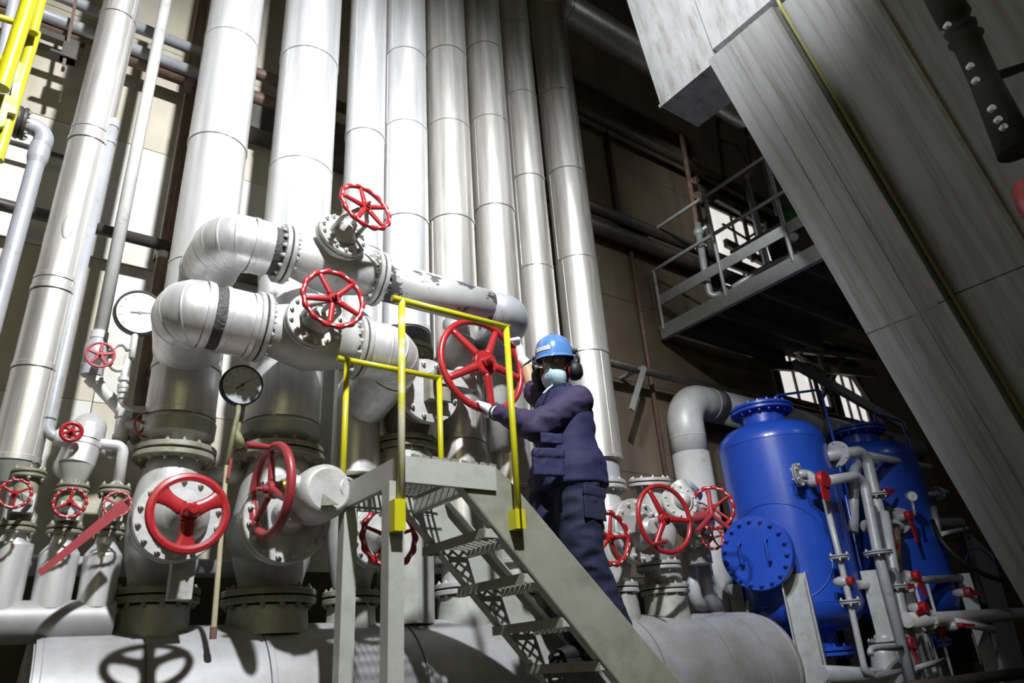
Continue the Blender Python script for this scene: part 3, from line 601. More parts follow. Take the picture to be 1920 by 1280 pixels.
# clad pipe A at the far left with cone, flange and small valve
YA = 4.0
a0 = P(130, 430, YA); XA = a0.x
pa = thing('clad_pipe', 'clad pipe with a dent and double band at far left, ending in a cone', 'pipe', (XA, YA, 2.6), 'left wall pipes')
zc = zrow(XA, YA, 872); zz = [zc, zrow(XA, YA, 700), zrow(XA, YA, 556), zrow(XA, YA, 535), zrow(XA, YA, 277), zrow(XA, YA, 256), zrow(XA, YA, 43), 11.9]
for k in range(len(zz) - 1): section(pa, (XA, YA, zz[k]), (XA, YA, zz[k + 1]), (0.104 if k != 2 and k != 4 else 0.107), 'clad_warm', True, seam=toward(XA, YA, 0.8))
m = MB(); m.lathe([(0.06, -0.09), (0.104, 0)], (XA, YA, zc), (0, 0, 1), 28); m.build('end_cone', 'clad_low', pa)
m = MB(); q = P(128, 425, YA - 0.1); m.ball(q, 0.1, (0.022, 0.012, 0.16) and (0.28, 0.12, 0.85), 12, 8); m.build('dent_patch', 'clad', pa)
# thin capped pipe B, bending to the little red-wheel valve
YBp = 3.95
b = vline(150, 520, YBp, [228, 800]); e1 = P(128, 822, YBp); b[1].z = e1.z
tb = pipe('thin_pipe', 'thin grey pipe with a capped top, bending at the bottom to a tiny red-wheeled valve', [b[0], b[1], e1 + Vector((0.02, 0, 0))], 0.026, 'pipe_grey', 0.07,
     group='left wall pipes', bands=[(b[0] + UP * -0.02, UP, 0.06, 1.2), (b[1] + UP * 0.1, UP, 0.03, 1.25), (b[0] + UP * -0.16, UP, 0.02, 1.2)])
m = MB(); m.ball(b[0], 0.031, (1, 1, 0.7), 14, 8); m.build('cap', 'pipe_grey', tb)
# pipe C, valve, bent leg, tee
YC = 4.2
c = vline(262, 250, YC, [-60, 636]); 
pc = pipe('thin_pipe', 'straight pale pipe coming down to the small pink-red handwheel', [c[0], c[1]], 0.036, 'pipe_white', group='left wall pipes', bands=[(c[1] + UP * 0.02, UP, 0.05, 1.25)])
cv = thing('globe_valve', 'small globe valve with five-spoke pinkish red wheel beside the white gauge', 'valve', c[1] - UP * 0.2, 'small valves at left')
XC = c[1].x; zt = c[1].z; zb = zrow(XC, YC, 695)
m = MB(); m.slathe([(0.04, 0), (0.045, 0.03), (0.062, 0.08), (0.062, 0.14), (0.04, 0.19), (0.04, zt - zb)], (XC, YC, zb), UP, 20); m.build('body', 'pipe_grey', cv)
m = MB(); m.lathe([(0.055, -0.03), (0.055, 0.03)], (XC, YC, zb), UP, 8); m.build('union_nut', 'pipe_grey', cv)
wc = P(188, 665, YC - 0.22); m = MB(); m.cyl(Vector((wc.x, YC, wc.z)), wc, 0.02); m.build('stem', 'bolt_steel', cv)
handwheel(cv, wc, (-0.05, -1, -0.1), 0.065, 0.007, 5, 'red_pink', 0.28, 'plain', rot=math.pi / 2, sp=0.009)
l1 = P(176, 712, YC); l2 = P(232, 775, YC); l3 = P(226, 820, YC)
pipe('bent_pipe', 'pale pipe running diagonally down from the pinkish wheel valve to a tee', [Vector((XC, YC, zb)), l1, l2, l3, P(222, 850, YC)], 0.034, 'pipe_white', 0.06, group='left wall pipes',
     bands=[(l1, (l2 - l1), 0.05, 1.25), (l2, UP, 0.06, 1.25), (l3, UP, 0.03, 1.2)])
t0 = P(232, 798, YC); pipe('tee_arm', 'short pale pipe arm leading right to the dark pink wheel valve', [t0, P(300, 800, YC)], 0.034, 'pipe_white', group='left wall pipes')
tv = thing('globe_valve', 'small valve with a thin pinkish wheel beside the thick clad pipe', 'valve', P(278, 800, YC - 0.05), 'small valves at left')
wc = P(278, 796, YC - 0.25); m = MB(); m.slathe([(0.05, 0), (0.055, 0.06), (0.03, 0.12), (0.012, 0.25)], (wc.x, YC, wc.z), (0, -1, 0), 16); m.build('body', 'silver_dirty', tv)
handwheel(tv, wc, (-0.05, -1, -0.1), 0.065, 0.0055, 5, 'red_pink', 0.3, 'plain', rot=0.3, sp=0.008)
# little valve on the low cross pipe
lv = thing('globe_valve', 'tiny bright red lobed-wheel valve on the low cross pipe', 'valve', e1, 'small valves at left')
m = MB(); m.slathe([(0.03, -0.06), (0.042, -0.05), (0.042, 0.05), (0.03, 0.06)], e1, (1, 0, 0), 14); m.cyl(e1, e1 + Vector((0, -0.1, 0.0)), 0.018); m.build('body', 'pipe_white', lv)
wc = e1 + Vector((0.0, -0.12, 0.0)); m = MB(); 
handwheel(lv, wc, (-0.05, -1, -0.1), 0.042, 0.010, 6, 'red', 0.35, 'plain', rot=0.3, sp=0.008)
f0 = P(142, 827, YBp); f1 = P(232, 836, YBp); 
pipe('cross_pipe', 'low pale cross pipe right of the tiny red wheel', [f0, f1, P(222, 905, YBp)], 0.027, 'pipe_white', 0.04, group='left wall pipes')
# white gauge with pigtail siphon
def gauge(label, c, ax, R, face, case, needle_ang, marks=True, dark=False):
    g = thing('pressure_gauge', label, 'gauge', c, 'pressure gauges'); x, y, a = frame(ax)
    m = MB(); m.lathe([(R * 0.9, -0.05), (R, -0.045), (R, 0.006), (R * 0.93, 0.012), (R * 0.90, 0.004)], c, a, 40); m.build('case', case, g)
    m = MB(); m.lathe([(R * 0.905, 0.0), (R * 0.905, 0.0055)], c, a, 40); fo = m.build('dial', face, g)
    d = x * math.cos(needle_ang) + y * math.sin(needle_ang); t = a.cross(d)
    m = MB(); m.poly([c + a * 0.008 + d * R * 0.75, c + a * 0.008 - t * R * 0.025 - d * R * 0.35, c + a * 0.008 + t * R * 0.025 - d * R * 0.35], a * 0.002); m.lathe([(R * 0.07, 0), (R * 0.06, 0.006)], c + a * 0.005, a, 12); m.build('needle', 'mark' if dark else 'mark_grey', g)
    tk = MB(); tk.box((0, 0, 0), (R * 0.025, R * 0.12, 0.001)); me = tk.mesh('tick'); me.materials.append(MATS['mark' if dark else 'mark_grey'])
    for k in range(11):
        u = math.radians(225 - 27 * k); d = x * math.cos(u) + y * math.sin(u); q = Matrix((a.cross(d) * -1, d, a)).transposed().to_quaternion()
        place('tick', me, fo, c + d * R * 0.78 + a * 0.0062, q)
    if dark:
        for k in (1, 3, 5, 7, 9):
            u = math.radians(225 - 27 * k); d = x * math.cos(u) + y * math.sin(u); nb = MB(); nb.box(c + d * R * 0.58 + a * 0.0062, (R * 0.10, R * 0.07, 0.001), (x, y, a)); nb.build('numeral', 'mark_grey', fo)
        nb = MB(); nb.box(c - y * R * 0.62 + a * 0.0062, (R * 0.22, R * 0.06, 0.001), (x, y, a)); nb.box(c - y * R * 0.25 + a * 0.0062, (R * 0.2, R * 0.1, 0.001), (x, y, a)); nb.build('dial_print', 'mark_grey', fo)
    return g
YG = 4.0
gc = P(262, 586, YG); gauge('white-faced pressure gauge on a pigtail tube above the pinkish wheel', gc, (0.0, -1, -0.18), 0.128, 'glass_face', 'dark_steel', 0.15)
s0 = gc + Vector((0, 0.03, -0.125)); s1 = P(247, 672, YG); s2 = P(233, 700, YG); s3 = P(228, 755, YG); s4 = P(245, 766, YG); s5 = P(300, 770, YG)
loop = [s1 + Vector((-0.06 + 0.045 * math.cos(t) - 0.0, 0.01 * t / 6, 0.075 * math.sin(t) + 0.0)) for t in [k * 2 * math.pi / 20 + 0.6 for k in range(19)]]
rt = thing('siphon_tube', 'thin pigtail siphon tube under the white-faced gauge', 'pipe', s3, 'gauge lines')
m = MB(); m.tube([s0, mid(s0, s1, 0.4), s1], 0.017, 0.05, 12); m.sweep(loop, 0.014, 10); m.tube([s1 + Vector((-0.015, 0.02, 0.02)), s2, s3, s4, s5], 0.017, 0.04, 12); m.build('tube', 'pipe_white', rt)
for t in (0.2, 0.45, 0.6, 0.8):
    m = MB(); p = mid(s2, s3, t); m.lathe([(0.017, -0.012), (0.027, -0.010), (0.027, 0.010), (0.017, 0.012)], p, s3 - s2, 12); m.build('coupling', 'pipe_white', rt)
# dark gauge on the bent rod
gd = P(454, 722, 3.62); gauge('dark-cased pressure gauge with a long black needle between the two thick pipes', gd, (-0.05, -1, -0.2), 0.108, 'gauge_face', 'black', 0.72, dark=True)
r0 = gd + Vector((0, 0.03, -0.1)); r1 = P(440, 800, 3.62); r2 = P(425, 872, 3.6); r3 = P(399, 1198, 3.62)
rod = thing('gauge_line', 'beige rod with a rusty tip leaning down from the dark gauge to the header', 'pipe', r3, 'gauge lines')
m = MB(); m.tube([r0, P(446, 775, 3.62), r1, r2], 0.0135, 0.03, 10); m.build('upper_tube', 'olive_pipe', rod)
m = MB(); m.cyl(r2, mid(r2, r3, 0.94), 0.0115, 0.0135, 12); m.build('lower_rod', 'beige_rod', rod)
m = MB(); m.cyl(mid(r2, r3, 0.935), r3, 0.017, 0.016, 12); m.build('rusty_tip', 'rust', rod)
m = MB(); m.bar(r2 + Vector((0.012, -0.02, 0.03)), r2 + Vector((0.006, -0.02, -0.07)), 0.02, 0.012); m.build('red_lever', 'red_faded', rod)
m = MB(); u = P(448, 805, 3.66); m.sweep(fillet([u + Vector((0.03, 0.1, 0.28)), u + Vector((0.0, 0.06, 0)), u + Vector((0.03, 0.05, -0.06)), u + Vector((0.06, 0.2, -0.02))], 0.04, 6), 0.024, 12)
solo('u_bend_pipe', m, 'olive_pipe', 'short olive tube curving beside the rod below the dark gauge', 'pipe')
# three small valves on the small header
def small_valve(label, wpx, wR, wY, rows, X, Yv, pink=False, elbow=False, mat='red', rot=0.3, cone=True):
    root = thing('small_gate_valve', label, 'valve', (X, Yv, SHZ + 0.06), 'small header valves')
    f1, f2, k1, k2 = (zrow(X, Yv, q) for q in rows)      # upper flange, lower flange, shoulder, foot
    flange(root, (X, Yv, f1), UP, 0.072, 0.016, 6, 'silver_dirty', 'bolt_dirty', br=0.009, gap=0.006, n=24); flange(root, (X, Yv, f2), UP, 0.076, 0.018, 6, 'silver_dirty', 'bolt_dirty', br=0.009, gap=0.006, n=24)
    m = MB(); m.slathe([(0.045, 0), (0.05, (f1 - f2) * 0.3), (0.055, (f1 - f2) * 0.5), (0.05, (f1 - f2) * 0.7), (0.045, f1 - f2)], (X, Yv, f2), UP, 20); m.build('body', 'silver_dirty', root)
    wc = P(wpx[0], wpx[1], wY); m = MB(); m.box((X, Yv - 0.07, wc.z), (0.085, 0.05, 0.085)); m.cyl(Vector((wc.x, Yv, wc.z)), wc, 0.013); m.build('bonnet', 'silver', root)
    for s in (-1, 1):
        m = MB(); m.bar((X + s * 0.035, Yv - 0.08, wc.z), (wc.x + s * 0.012, wY + 0.02, wc.z), 0.014, 0.022); m.build('yoke_arm', 'silver', root)
    handwheel(root, wc, (-0.05, -1, -0.06), wR, wR * 0.12, 3, mat, 0.26, 'scallop', rot=rot, sp=wR * 0.10)
    m = MB(); m.lathe([(0.04, f2 - k2 - 0.01), (0.048, f2 - k2 - 0.06), (0.079, k1 - k2), (0.081, k1 - k2 - 0.01), (0.078, 0)], (X, Yv, k2), UP, 28); m.build('clad_neck', 'clad', root)
    return root, f1
X1 = P(10, 1040, SHY).x; X2 = P(112, 1040, SHY).x; X3 = P(193, 1045, SHY).x
sv1, f1 = small_valve('leftmost small red-wheeled valve below the far-left clad pipe', (28, 925), 0.058, 3.66, (890, 990, 1020, 1145), X1 + 0.02, SHY, rot=2.6)
sv2, f2 = small_valve('middle small red-wheeled valve below the rounded clad elbow', (131, 942), 0.062, 3.66, (917, 994, 1036, 1142), X2, SHY, rot=math.pi / 2)
sv3, f3 = small_valve('small valve with the faded wheel behind the long red bar', (220, 945), 0.055, 3.66, (920, 997, 1040, 1140), X3, SHY, mat='red_pink', rot=2.7)
rt = thing('clad_elbow', 'short rounded clad elbow standing out of the wall above the middle small valve', 'pipe', (X2, SHY, f2), 'left wall pipes')
q0 = P(158, 800, 4.85); q1 = P(152, 815, 4.2)
bend_gores(rt, [Vector((X2 + 0.03, 4.9, q1.z)), Vector((X2 + 0.03, SHY + 0.06, q1.z)), Vector((X2 + 0.0, SHY + 0.04, zrow(X2, SHY, 868)))], 0.11, 0.078, 'clad', 3)
m = MB(); m.lathe([(0.045, 0), (0.078, 0.10)], (X2, SHY + 0.03, f2 + 0.02), UP, 24); m.build('end_cone', 'clad_low', rt)
m = MB(); m.tube([P(222, 905, YBp) + Vector((0, 0, -0.02)), Vector((X3, SHY, f3 + 0.02))], 0.03, 0.05, 12); solo('drop_pipe', m, 'pipe_white', 'short peeling pipe dropping into the faded-wheel small valve', 'pipe')
# long red bar wedged on the faded wheel
p0, p1 = P(236, 944, 3.58), P(74, 1074, 3.56); d = (p1 - p0).normalized(); n_ = d.cross(Vector((0, -1, 0))).normalized(); rt = MB()
rt.poly([p0 + n_ * 0.026, p0 - n_ * 0.026, p1 - n_ * 0.012, p1 + n_ * 0.012], (0, 0.012, 0)); rb = solo('lever_bar', rt, 'red_faded', 'long flat red bar hung diagonally from the faded small wheel', 'lever', p1)
# brown vertical pipes and rails on the wall
YW = 4.72
for lab, px, py, rows, r, mt in (('brown vertical wall pipe with white rings left of the thick pipe', 318, 400, (180, 800), 0.036, 'brown_pipe'), ('brown square wall duct tight against the thick pipe', 340, 330, (150, 760), 0.03, 'rust'), ('brown vertical pipe at the roof left of the thick pipe', 372, 60, (-120, 162), 0.042, 'brown_pipe')):
    v = vline(px, py, YW, rows); pipe('wall_pipe', lab, v, r, mt, group='brown wall pipes', bands=[(v[0] + (v[1] - v[0]) * 0.54, UP, 0.05, 1.12)] if r == 0.036 else (), bandmat='pipe_white')
def hpipe(label, px, py, x_end_px, Y, r, mat, x0=None, name='wall_pipe', group='horizontal wall pipes'):
    p = P(px, py, Y); X1 = P(x_end_px[0], x_end_px[1], Y).x; return pipe(name, label, [Vector((x0 if x0 is not None else p.x, Y, p.z)), Vector((X1, Y, p.z))], r, mat, group=group)
hpipe('horizontal grey wall pipe crossing the left pipes at mid height', 100, 408, (322, 466), 4.7, 0.04, 'dark_steel', -2.0)
hpipe('upper horizontal pipe at top left with a blunt end', 250, 48, (381, 95), 4.7, 0.045, 'pipe_grey', -2.0)
hpipe('lower horizontal pipe at top left, ending beside the thick pipe', 258, 95, (374, 138), 4.66, 0.045, 'pipe_grey', -2.0)
hpipe('rusty horizontal pipe just under the twin top-left pipes', 300, 130, (373, 160), 4.74, 0.06, 'rust', -2.0)
hpipe('thin horizontal conduit behind the grey flanged elbow', 60, 278, (142, 300), 4.8, 0.018, 'dark_steel', -2.0)
hpipe('brown horizontal pipe passing high behind the thick clad pipes', 500, 145, (660, 200), 4.72, 0.05, 'brown_pipe', P(400, 120, 4.72).x)
hpipe('second brown horizontal pipe behind the thick clad pipes', 500, 192, (660, 245), 4.72, 0.06, 'brown_pipe', P(400, 150, 4.72).x)
m = MB(); q = P(500, 235, 4.8); m.box((q.x + 0.4, 4.82, q.z), (2.0, 0.2, 0.26)); solo('wall_beam', m, 'dark_steel', 'dark steel beam behind the two widest pipes', 'beam')
q = P(455, 510, 4.8); m = MB(); m.box((q.x, 4.80, q.z), (1.2, 0.14, 0.10)); solo('wall_beam', m, 'dark_steel', 'dark beam stub seen between the two elbow branches', 'beam')
# hanger bracket
rt = thing('pipe_hanger', 'dark rusty hanger bracket holding the top left pipes', 'bracket', P(128, 120, 4.6)); 
m = MB(); a, b2 = P(142, 0, 4.55), P(118, 130, 4.55); m.bar(a, b2, 0.02, 0.05, (0, 1, 0)); m.build('hanger_rod', 'rust', rt)
m = MB(); q = P(130, 100, 4.55); m.box(q, (0.09, 0.06, 0.14)); m.box(q + Vector((-0.02, 0, -0.06)), (0.17, 0.09, 0.02)); m.build('clamp', 'dark_steel', rt)
m = MB(); m.box(P(112, 75, 4.62), (0.3, 0.06, 0.05)); m.build('cross_angle', 'dark_steel', rt)
# grey flanged elbow pipe
YE = 4.1; g0, g1 = P(30, 228, YE), P(88, 246, YE); g2 = P(82, 300, YE)
ge = thing('flanged_elbow_pipe', 'grey pipe with a dark flange and elbow behind the yellow handrail', 'pipe', g1, 'left wall pipes')
m = MB(); m.tube([g0, g1, Vector((g1.x - 0.01, YE, zrow(g1.x, YE, 290)))], 0.05, 0.09, 18); m.build('elbow', 'pipe_grey', ge)
xx = g1.x - 0.01; zt = zrow(xx, YE, 272); m = MB(); m.lathe([(0.042, -2.6), (0.042, -0.14), (0.052, -0.1), (0.054, -0.04), (0.05, 0)], (xx, YE, zt), UP, 18); m.build('down_pipe', 'pipe_grey', ge)
flange(ge, P(40, 231, YE), (1, 0, 0), 0.095, 0.02, 8, 'dark_steel', 'bolt_dirty')
# yellow handrail at the top left corner
yh = thing('yellow_handrail', 'glossy yellow tubular handrail cutting the top left corner', 'railing', P(30, 150, 3.3))
for k, (q0, q1, r) in enumerate((((75, -60), (2, 165), 0.034), ((82, -20), (62, 62), 0.022), ((66, 60), (-6, 300), 0.027))):
    m = MB(); m.cyl(P(q0[0], q0[1], 3.3 + 0.08 * k), P(q1[0], q1[1], 3.3 + 0.08 * k), r, n=16); m.build('rail', 'yellow', yh)
for q0, q1 in (((-10, 30), (30, 42)), ((-10, 112), (22, 105))):
    m = MB(); m.cyl(P(q0[0], q0[1], 3.3), P(q1[0], q1[1], 3.32), 0.017, n=12); m.build('rung', 'yellow', yh)
m = MB(); q = P(30, 195, 3.42); m.bar(P(38, 120, 3.42), P(22, 215, 3.42), 0.03, 0.03); m.poly([P(0, 175, 3.4), P(22, 180, 3.4), P(8, 235, 3.4), P(-10, 240, 3.4)], (0, 0.02, 0)); m.build('bracket', 'yellow_worn', yh)
m = MB(); m.cyl(P(28, -10, 3.9), P(-4, 150, 3.9), 0.03, n=14); solo('conduit', m, 'pipe_grey', 'lilac grey conduit behind the yellow handrail', 'pipe')
# low pipes in the shade between the valves
for lab, pts, r, mt in (('dark horizontal pipe in the shade behind the small valves', [P(-40, 1058, 4.35), P(520, 1060, 4.35)], 0.05, 'pipe_grey'), ('short horizontal pipe behind the rod between the two big valves', [P(385, 888, 4.1), P(470, 903, 4.1)], 0.045, 'pipe_white'), ('horizontal pipe behind the tee at the far left', [P(200, 838, 4.5), P(330, 862, 4.5)], 0.05, 'pipe_white')):
    pts[1].y = pts[0].y; pts[1].z = pts[0].z
    if 'tee' in lab: pts.append(Vector((pts[1].x, 4.94, pts[1].z)))
    if True: pipe('cross_pipe', lab, pts, r, mt, group='shaded cross pipes')
m = MB(); v = vline(608, 800, 4.6, (640, 905)); m.box((v[0].x, 4.6, (v[0].z + v[1].z) / 2), (0.09, 0.06, v[0].z - v[1].z)); solo('wall_post', m, 'pipe_white', 'pale post standing behind the gearbox', 'post')
# ================================================================ steel stair with platform
NY, FY = 2.70, 3.30
zt = 2.455; x0s, x1s = 1.405, 1.90
st = thing('access_stair', 'steel access stair with a small platform and yellow handrails', 'stair', (1.4, 3.0, 0))
def fascia(c, size, name='fascia_beam', mat='stair_paint'):
    m = MB(); m.box(c, size); return m.build(name, mat, st)
fh = 0.115
fascia(((x0s + x1s) / 2, NY, zt - fh / 2), (x1s - x0s, 0.03, fh)); fascia(((x0s + x1s) / 2, FY, zt - fh / 2), (x1s - x0s, 0.03, fh)); fascia((x0s, (NY + FY) / 2, zt - fh / 2), (0.03, FY - NY - 0.031, fh))
fascia((x1s - 0.1, (NY + FY) / 2, zt - fh / 2), (0.03, FY - NY - 0.031, fh), 'cross_beam')
# legs: steel angles
for (lx, ly) in ((P(736, 1100, NY + 0.02).x, NY + 0.022), (P(648, 1100, FY - 0.02).x, FY - 0.022)):
    m = MB(); h = zt - fh
    m.prism([(-0.035, -0.035), (0.035, -0.035), (0.035, -0.022), (-0.022, -0.022), (-0.022, 0.035), (-0.035, 0.035)], (1, 0, 0), (0, 1, 0), (lx, ly, 0), (0, 0, 1), h); m.build('leg', 'stair_paint', st)
# platform grating: bearing bars and cross bars
gx = [x0s + 0.03 + k * (x1s - x0s - 0.06) / 15 for k in range(16)]
for xx in gx:
    m = MB(); m.box((xx, (NY + FY) / 2, zt - 0.012), (0.006, FY - NY - 0.04, 0.03)); m.build('grating_bar', 'mesh_steel', st)
for k in range(9):
    m = MB(); yy = NY + 0.04 + k * (FY - NY - 0.08) / 8; m.cyl((x0s + 0.02, yy, zt + 0.004), (x1s, yy, zt + 0.004), 0.005, n=6); m.build('grating_rod', 'mesh_steel', st)
m0 = MB(); m0.box((0, 0, 0), (0.045, 0.012, 0.016)); tm = m0.mesh('grating_lug'); tm.materials.append(MATS['mesh_steel'])
for k in range(9): place('grating_lug', tm, st, (x0s + 0.08 + k * 0.052, NY + 0.01, zt + 0.010), Quaternion((0, 0, 1), 0.35))
# stringers
def stringer(Y, name='stringer', mat='stair_olive_shade'):
    up = [P(930, 881, NY), P(952, 897, NY), P(1262, 1265, NY)]; lo = [P(1164, 1280, NY), P(867, 911, NY)]
    sl = (up[2].z - up[1].z) / (up[2].x - up[1].x); bx = up[1].x + (0.0 - up[1].z) / sl; sl2 = (lo[0].z - lo[1].z) / (lo[0].x - lo[1].x); bx2 = lo[1].x + (0.0 - lo[1].z) / sl2
    poly = [(up[0].x, zt), (up[1].x, up[1].z), (bx, 0), (bx2, 0), (lo[1].x, lo[1].z), (lo[1].x, zt - fh), (up[0].x - 0.0, zt - fh)]
    m = MB(); m.poly([(a, Y, b) for a, b in [poly[0], poly[1], poly[2], poly[3], poly[4]]] + [(lo[1].x, Y, zt - 0.01)], (0, 0.012, 0)); o = m.build(name, mat, st)
    s = 1 if Y < 3 else -1
    f = MB(); q0, q1 = Vector((up[1].x, Y + 0.03 * s, up[1].z)), Vector((bx, Y + 0.03 * s, 0)); f.bar(q0, q1, 0.055, 0.008, (0, 0, 1)); f.build('stringer_lip', 'stair_paint', o)
    f = MB(); q0, q1 = Vector((lo[1].x, Y + 0.03 * s, lo[1].z)), Vector((bx2, Y + 0.03 * s, 0)); f.bar(q0, q1, 0.055, 0.008, (0, 0, 1)); f.build('stringer_lip', 'stair_paint', o)
    return lo, sl2
lo, sl2 = stringer(NY); stringer(FY - 0.012, mat='stair_paint')  # paler colour on the far stringer stands for the light on it
# treads
tr = [P(862, 990, NY), P(940, 1086, NY), P(1018, 1169, NY), P(1085, 1246, NY)]
dx = (tr[3].x - tr[0].x) / 3; dz = (tr[3].z - tr[0].z) / 3
td = 0.20
for k in range(-1, 10):
    xx = tr[0].x + dx * k + 0.27; z = tr[0].z + dz * k - 0.01
    if z < 0.05: break
    if k < 0: continue
    m = MB(); w0, w1 = NY + 0.014, FY - 0.014
    m.box((xx + 0.13, (w0 + w1) / 2, z - 0.004), (0.004, w1 - w0, 0.05)); t = m.build('tread', 'stair_olive_shade', st)
    m = MB(); m.box((xx - 0.13, (w0 + w1) / 2, z), (0.004, w1 - w0, 0.045)); m.build('tread_edge', 'stair_olive_shade', t)
    for yy in (w0 + 0.01, w1 - 0.01):
        m = MB(); m.box((xx, yy, z), (0.25, 0.02, 0.04)); m.build('tread_bracket', 'stair_paint', t)
    m = MB(); n = 13
    for i in range(-4, n):      # expanded metal diamonds
        ya = w0 + (w1 - w0) * i / n
        for sg in (0, 1):
            a, b_ = (ya, ya + 0.17) if sg == 0 else (ya + 0.17, ya)
            p, q = Vector((xx - 0.13, a, z + 0.012)), Vector((xx + 0.13, b_, z + 0.012))
            def clip(p, q):
                t0, t1 = 0.0, 1.0; d = q.y - p.y
                for lim, s in ((w0, 1), (w1, -1)):
                    f0, f1 = (p.y - lim) * s, (q.y - lim) * s
                    if f0 < 0 and f1 < 0: return None
                    if f0 < 0: t0 = max(t0, f0 / (f0 - f1))
                    if f1 < 0: t1 = min(t1, f0 / (f0 - f1))
                return (p.lerp(q, t0), p.lerp(q, t1)) if t1 > t0 else None
            c_ = clip(p, q)
            if c_: m.bar(c_[0], c_[1], 0.009, 0.006)
    tag(m.build('tread_mesh', 'mesh_steel', t), None, None, kind='stuff')
# handrails
def tubepart(pts, r, name, mat, parent=st, bend=None):
    m = MB(); m.tube(pts, r, bend or r * 2, 14); return m.build(name, mat, parent)
ny = NY - 0.045; hz = 3.20
a, b_ = P(735, 574, ny), P(951, 617, ny)
tubepart([Vector((a.x, ny, hz)), Vector((b_.x + 0.01, ny, hz))], 0.0165, 'top_rail', 'yellow'); pa_, pb_ = P(753, 700, ny).x, P(955, 700, ny).x
zb1 = zrow(pa_, ny, 992)
tubepart([Vector((pa_, ny, hz)), Vector((pa_ - 0.0, ny, zb1 + 0.02))], 0.0165, 'post', 'yellow_worn'); tubepart([Vector((pb_, ny, hz)), Vector((pb_, ny, zb1 + 0.03))], 0.0165, 'post', 'yellow')
m = MB(); m.box((pa_ - 0.015, ny + 0.005, zb1 + 0.055), (0.05, 0.05, 0.13)); m.build('post_socket', 'yellow', st)
m = MB(); m.box((pb_ + 0.0, ny + 0.015, zb1 + 0.075), (0.055, 0.06, 0.09)); m.build('post_socket', 'yellow', st)
fy = FY + 0.03; a, b_ = P(632, 673, fy), P(828, 703, fy); hz2 = 3.155
tubepart([Vector((a.x, fy, hz2)), Vector((b_.x, fy, hz2))], 0.0165, 'top_rail', 'yellow')
for px in (647, 825):
    xx = P(px, 780, fy).x; tubepart([Vector((xx, fy, hz2)), Vector((xx, fy, zt - 0.1))], 0.0165, 'post', 'yellow')
# ================================================================ the worker
from mathutils import noise as mnoise
def loft(mb, rings, n=22):      # rings: (centre, a, b) ellipse axes as vectors
    rs = []
    for c, a, b in rings:
        c, a, b = Vector(c), Vector(a), Vector(b); rs.append([c + a * math.cos(t) + b * math.sin(t) for t in (2 * math.pi * k / n for k in range(n))])
    return mb.rings(rs)
def limb(mb, pts, radii, n=16, flat=1.0):
    path = []; rr = []
    for k in range(len(pts) - 1):
        for t in (0, 0.25, 0.5, 0.75):
            path.append(Vector(pts[k]).lerp(Vector(pts[k + 1]), t)); rr.append(radii[k] + (radii[k + 1] - radii[k]) * t)
    path.append(Vector(pts[-1])); rr.append(radii[-1]); mb.sweep(path, rr, n)
    for p, r in ((pts[0], radii[0]), (pts[-1], radii[-1])): mb.ball(p, r * 0.99, n=14, m=8)
    for p, r in zip(pts[1:-1], radii[1:-1]): mb.ball(p, r, n=14, m=8)
    return mb
def blob(mb, name, mat, parent, voxel=0.012, smooth=4, wr=0.0, wsc=(9, 9, 9), fac=0.6):
    me = mb.mesh(name); o = bpy.data.objects.new('tmp', me); COL.objects.link(o)
    r = o.modifiers.new('r', 'REMESH'); r.mode = 'VOXEL'; r.voxel_size = voxel; r.use_smooth_shade = True
    s = o.modifiers.new('s', 'SMOOTH'); s.iterations = smooth; s.factor = fac
    dg = bpy.context.evaluated_depsgraph_get(); dg.update(); ev = bpy.data.meshes.new_from_object(o.evaluated_get(dg))
    bpy.data.objects.remove(o); bpy.data.meshes.remove(me)
    org = root_of(parent)['org']; nv = [v.normal.copy() for v in ev.vertices]
    for v, nn in zip(ev.vertices, nv):
        if wr:
            q = Vector((v.co.x * wsc[0], v.co.y * wsc[1], v.co.z * wsc[2])); k = 1 - abs(mnoise.noise(q)) * 2.2
            v.co += nn * wr * (k * 0.7 + 0.5 * mnoise.noise(q * 2.3))
        v.co -= org
    ev.polygons.foreach_set('use_smooth', [True] * len(ev.polygons)); ev.materials.clear(); ev.materials.append(MATS[mat]); ev.name = name
    ob = bpy.data.objects.new(name, ev); COL.objects.link(ob); ob.parent = parent; return ob
TZ = tr[3].z + 0.008                      # the tread he stands on
pl = P(1066, 893, 3.0); ch = P(1056, 800, 3.0); nb_ = P(1050, 738, 3.0); hc = P(1042, 689, 2.97)
man = thing('person', 'worker in blue hard hat, face mask and navy vest gripping the biggest red wheel', 'person', (pl.x + 0.03, 3.0, TZ))
Ls, Le, Lw = P(1083, 752, 2.85), P(1003, 800, 2.90), P(934, 774, 3.16)
Rs, Re, Rw = P(1018, 742, 3.17), P(1004, 738, 3.34), P(985, 682, 3.40)
Lh, Lk, La = P(1083, 905, 2.91), P(1090, 1030, 2.90), P(1152, 1140, 2.91)
Rh, Rk, Ra = Lh + Vector((-0.02, 0.19, 0)), Lk + Vector((-0.05, 0.22, 0.02)), La + Vector((-0.05, 0.23, 0))
for a in (La, Ra): a.z = TZ + 0.11
Lk.z = (Lh.z + La.z) / 2 + 0.02; Rk.z = Lk.z
fw = Vector((-0.92, 0.22, 0)).normalized(); sd = Vector((0.22, 0.92, 0)).normalized()   # torso facing / sideways
hf = Vector((-0.82, -0.55, -0.16)).normalized(); hr = Vector((0.03, 0, 1)).cross(hf).normalized() * -1; hu = hr.cross(hf).normalized()
if hu.z < 0: hu = -hu
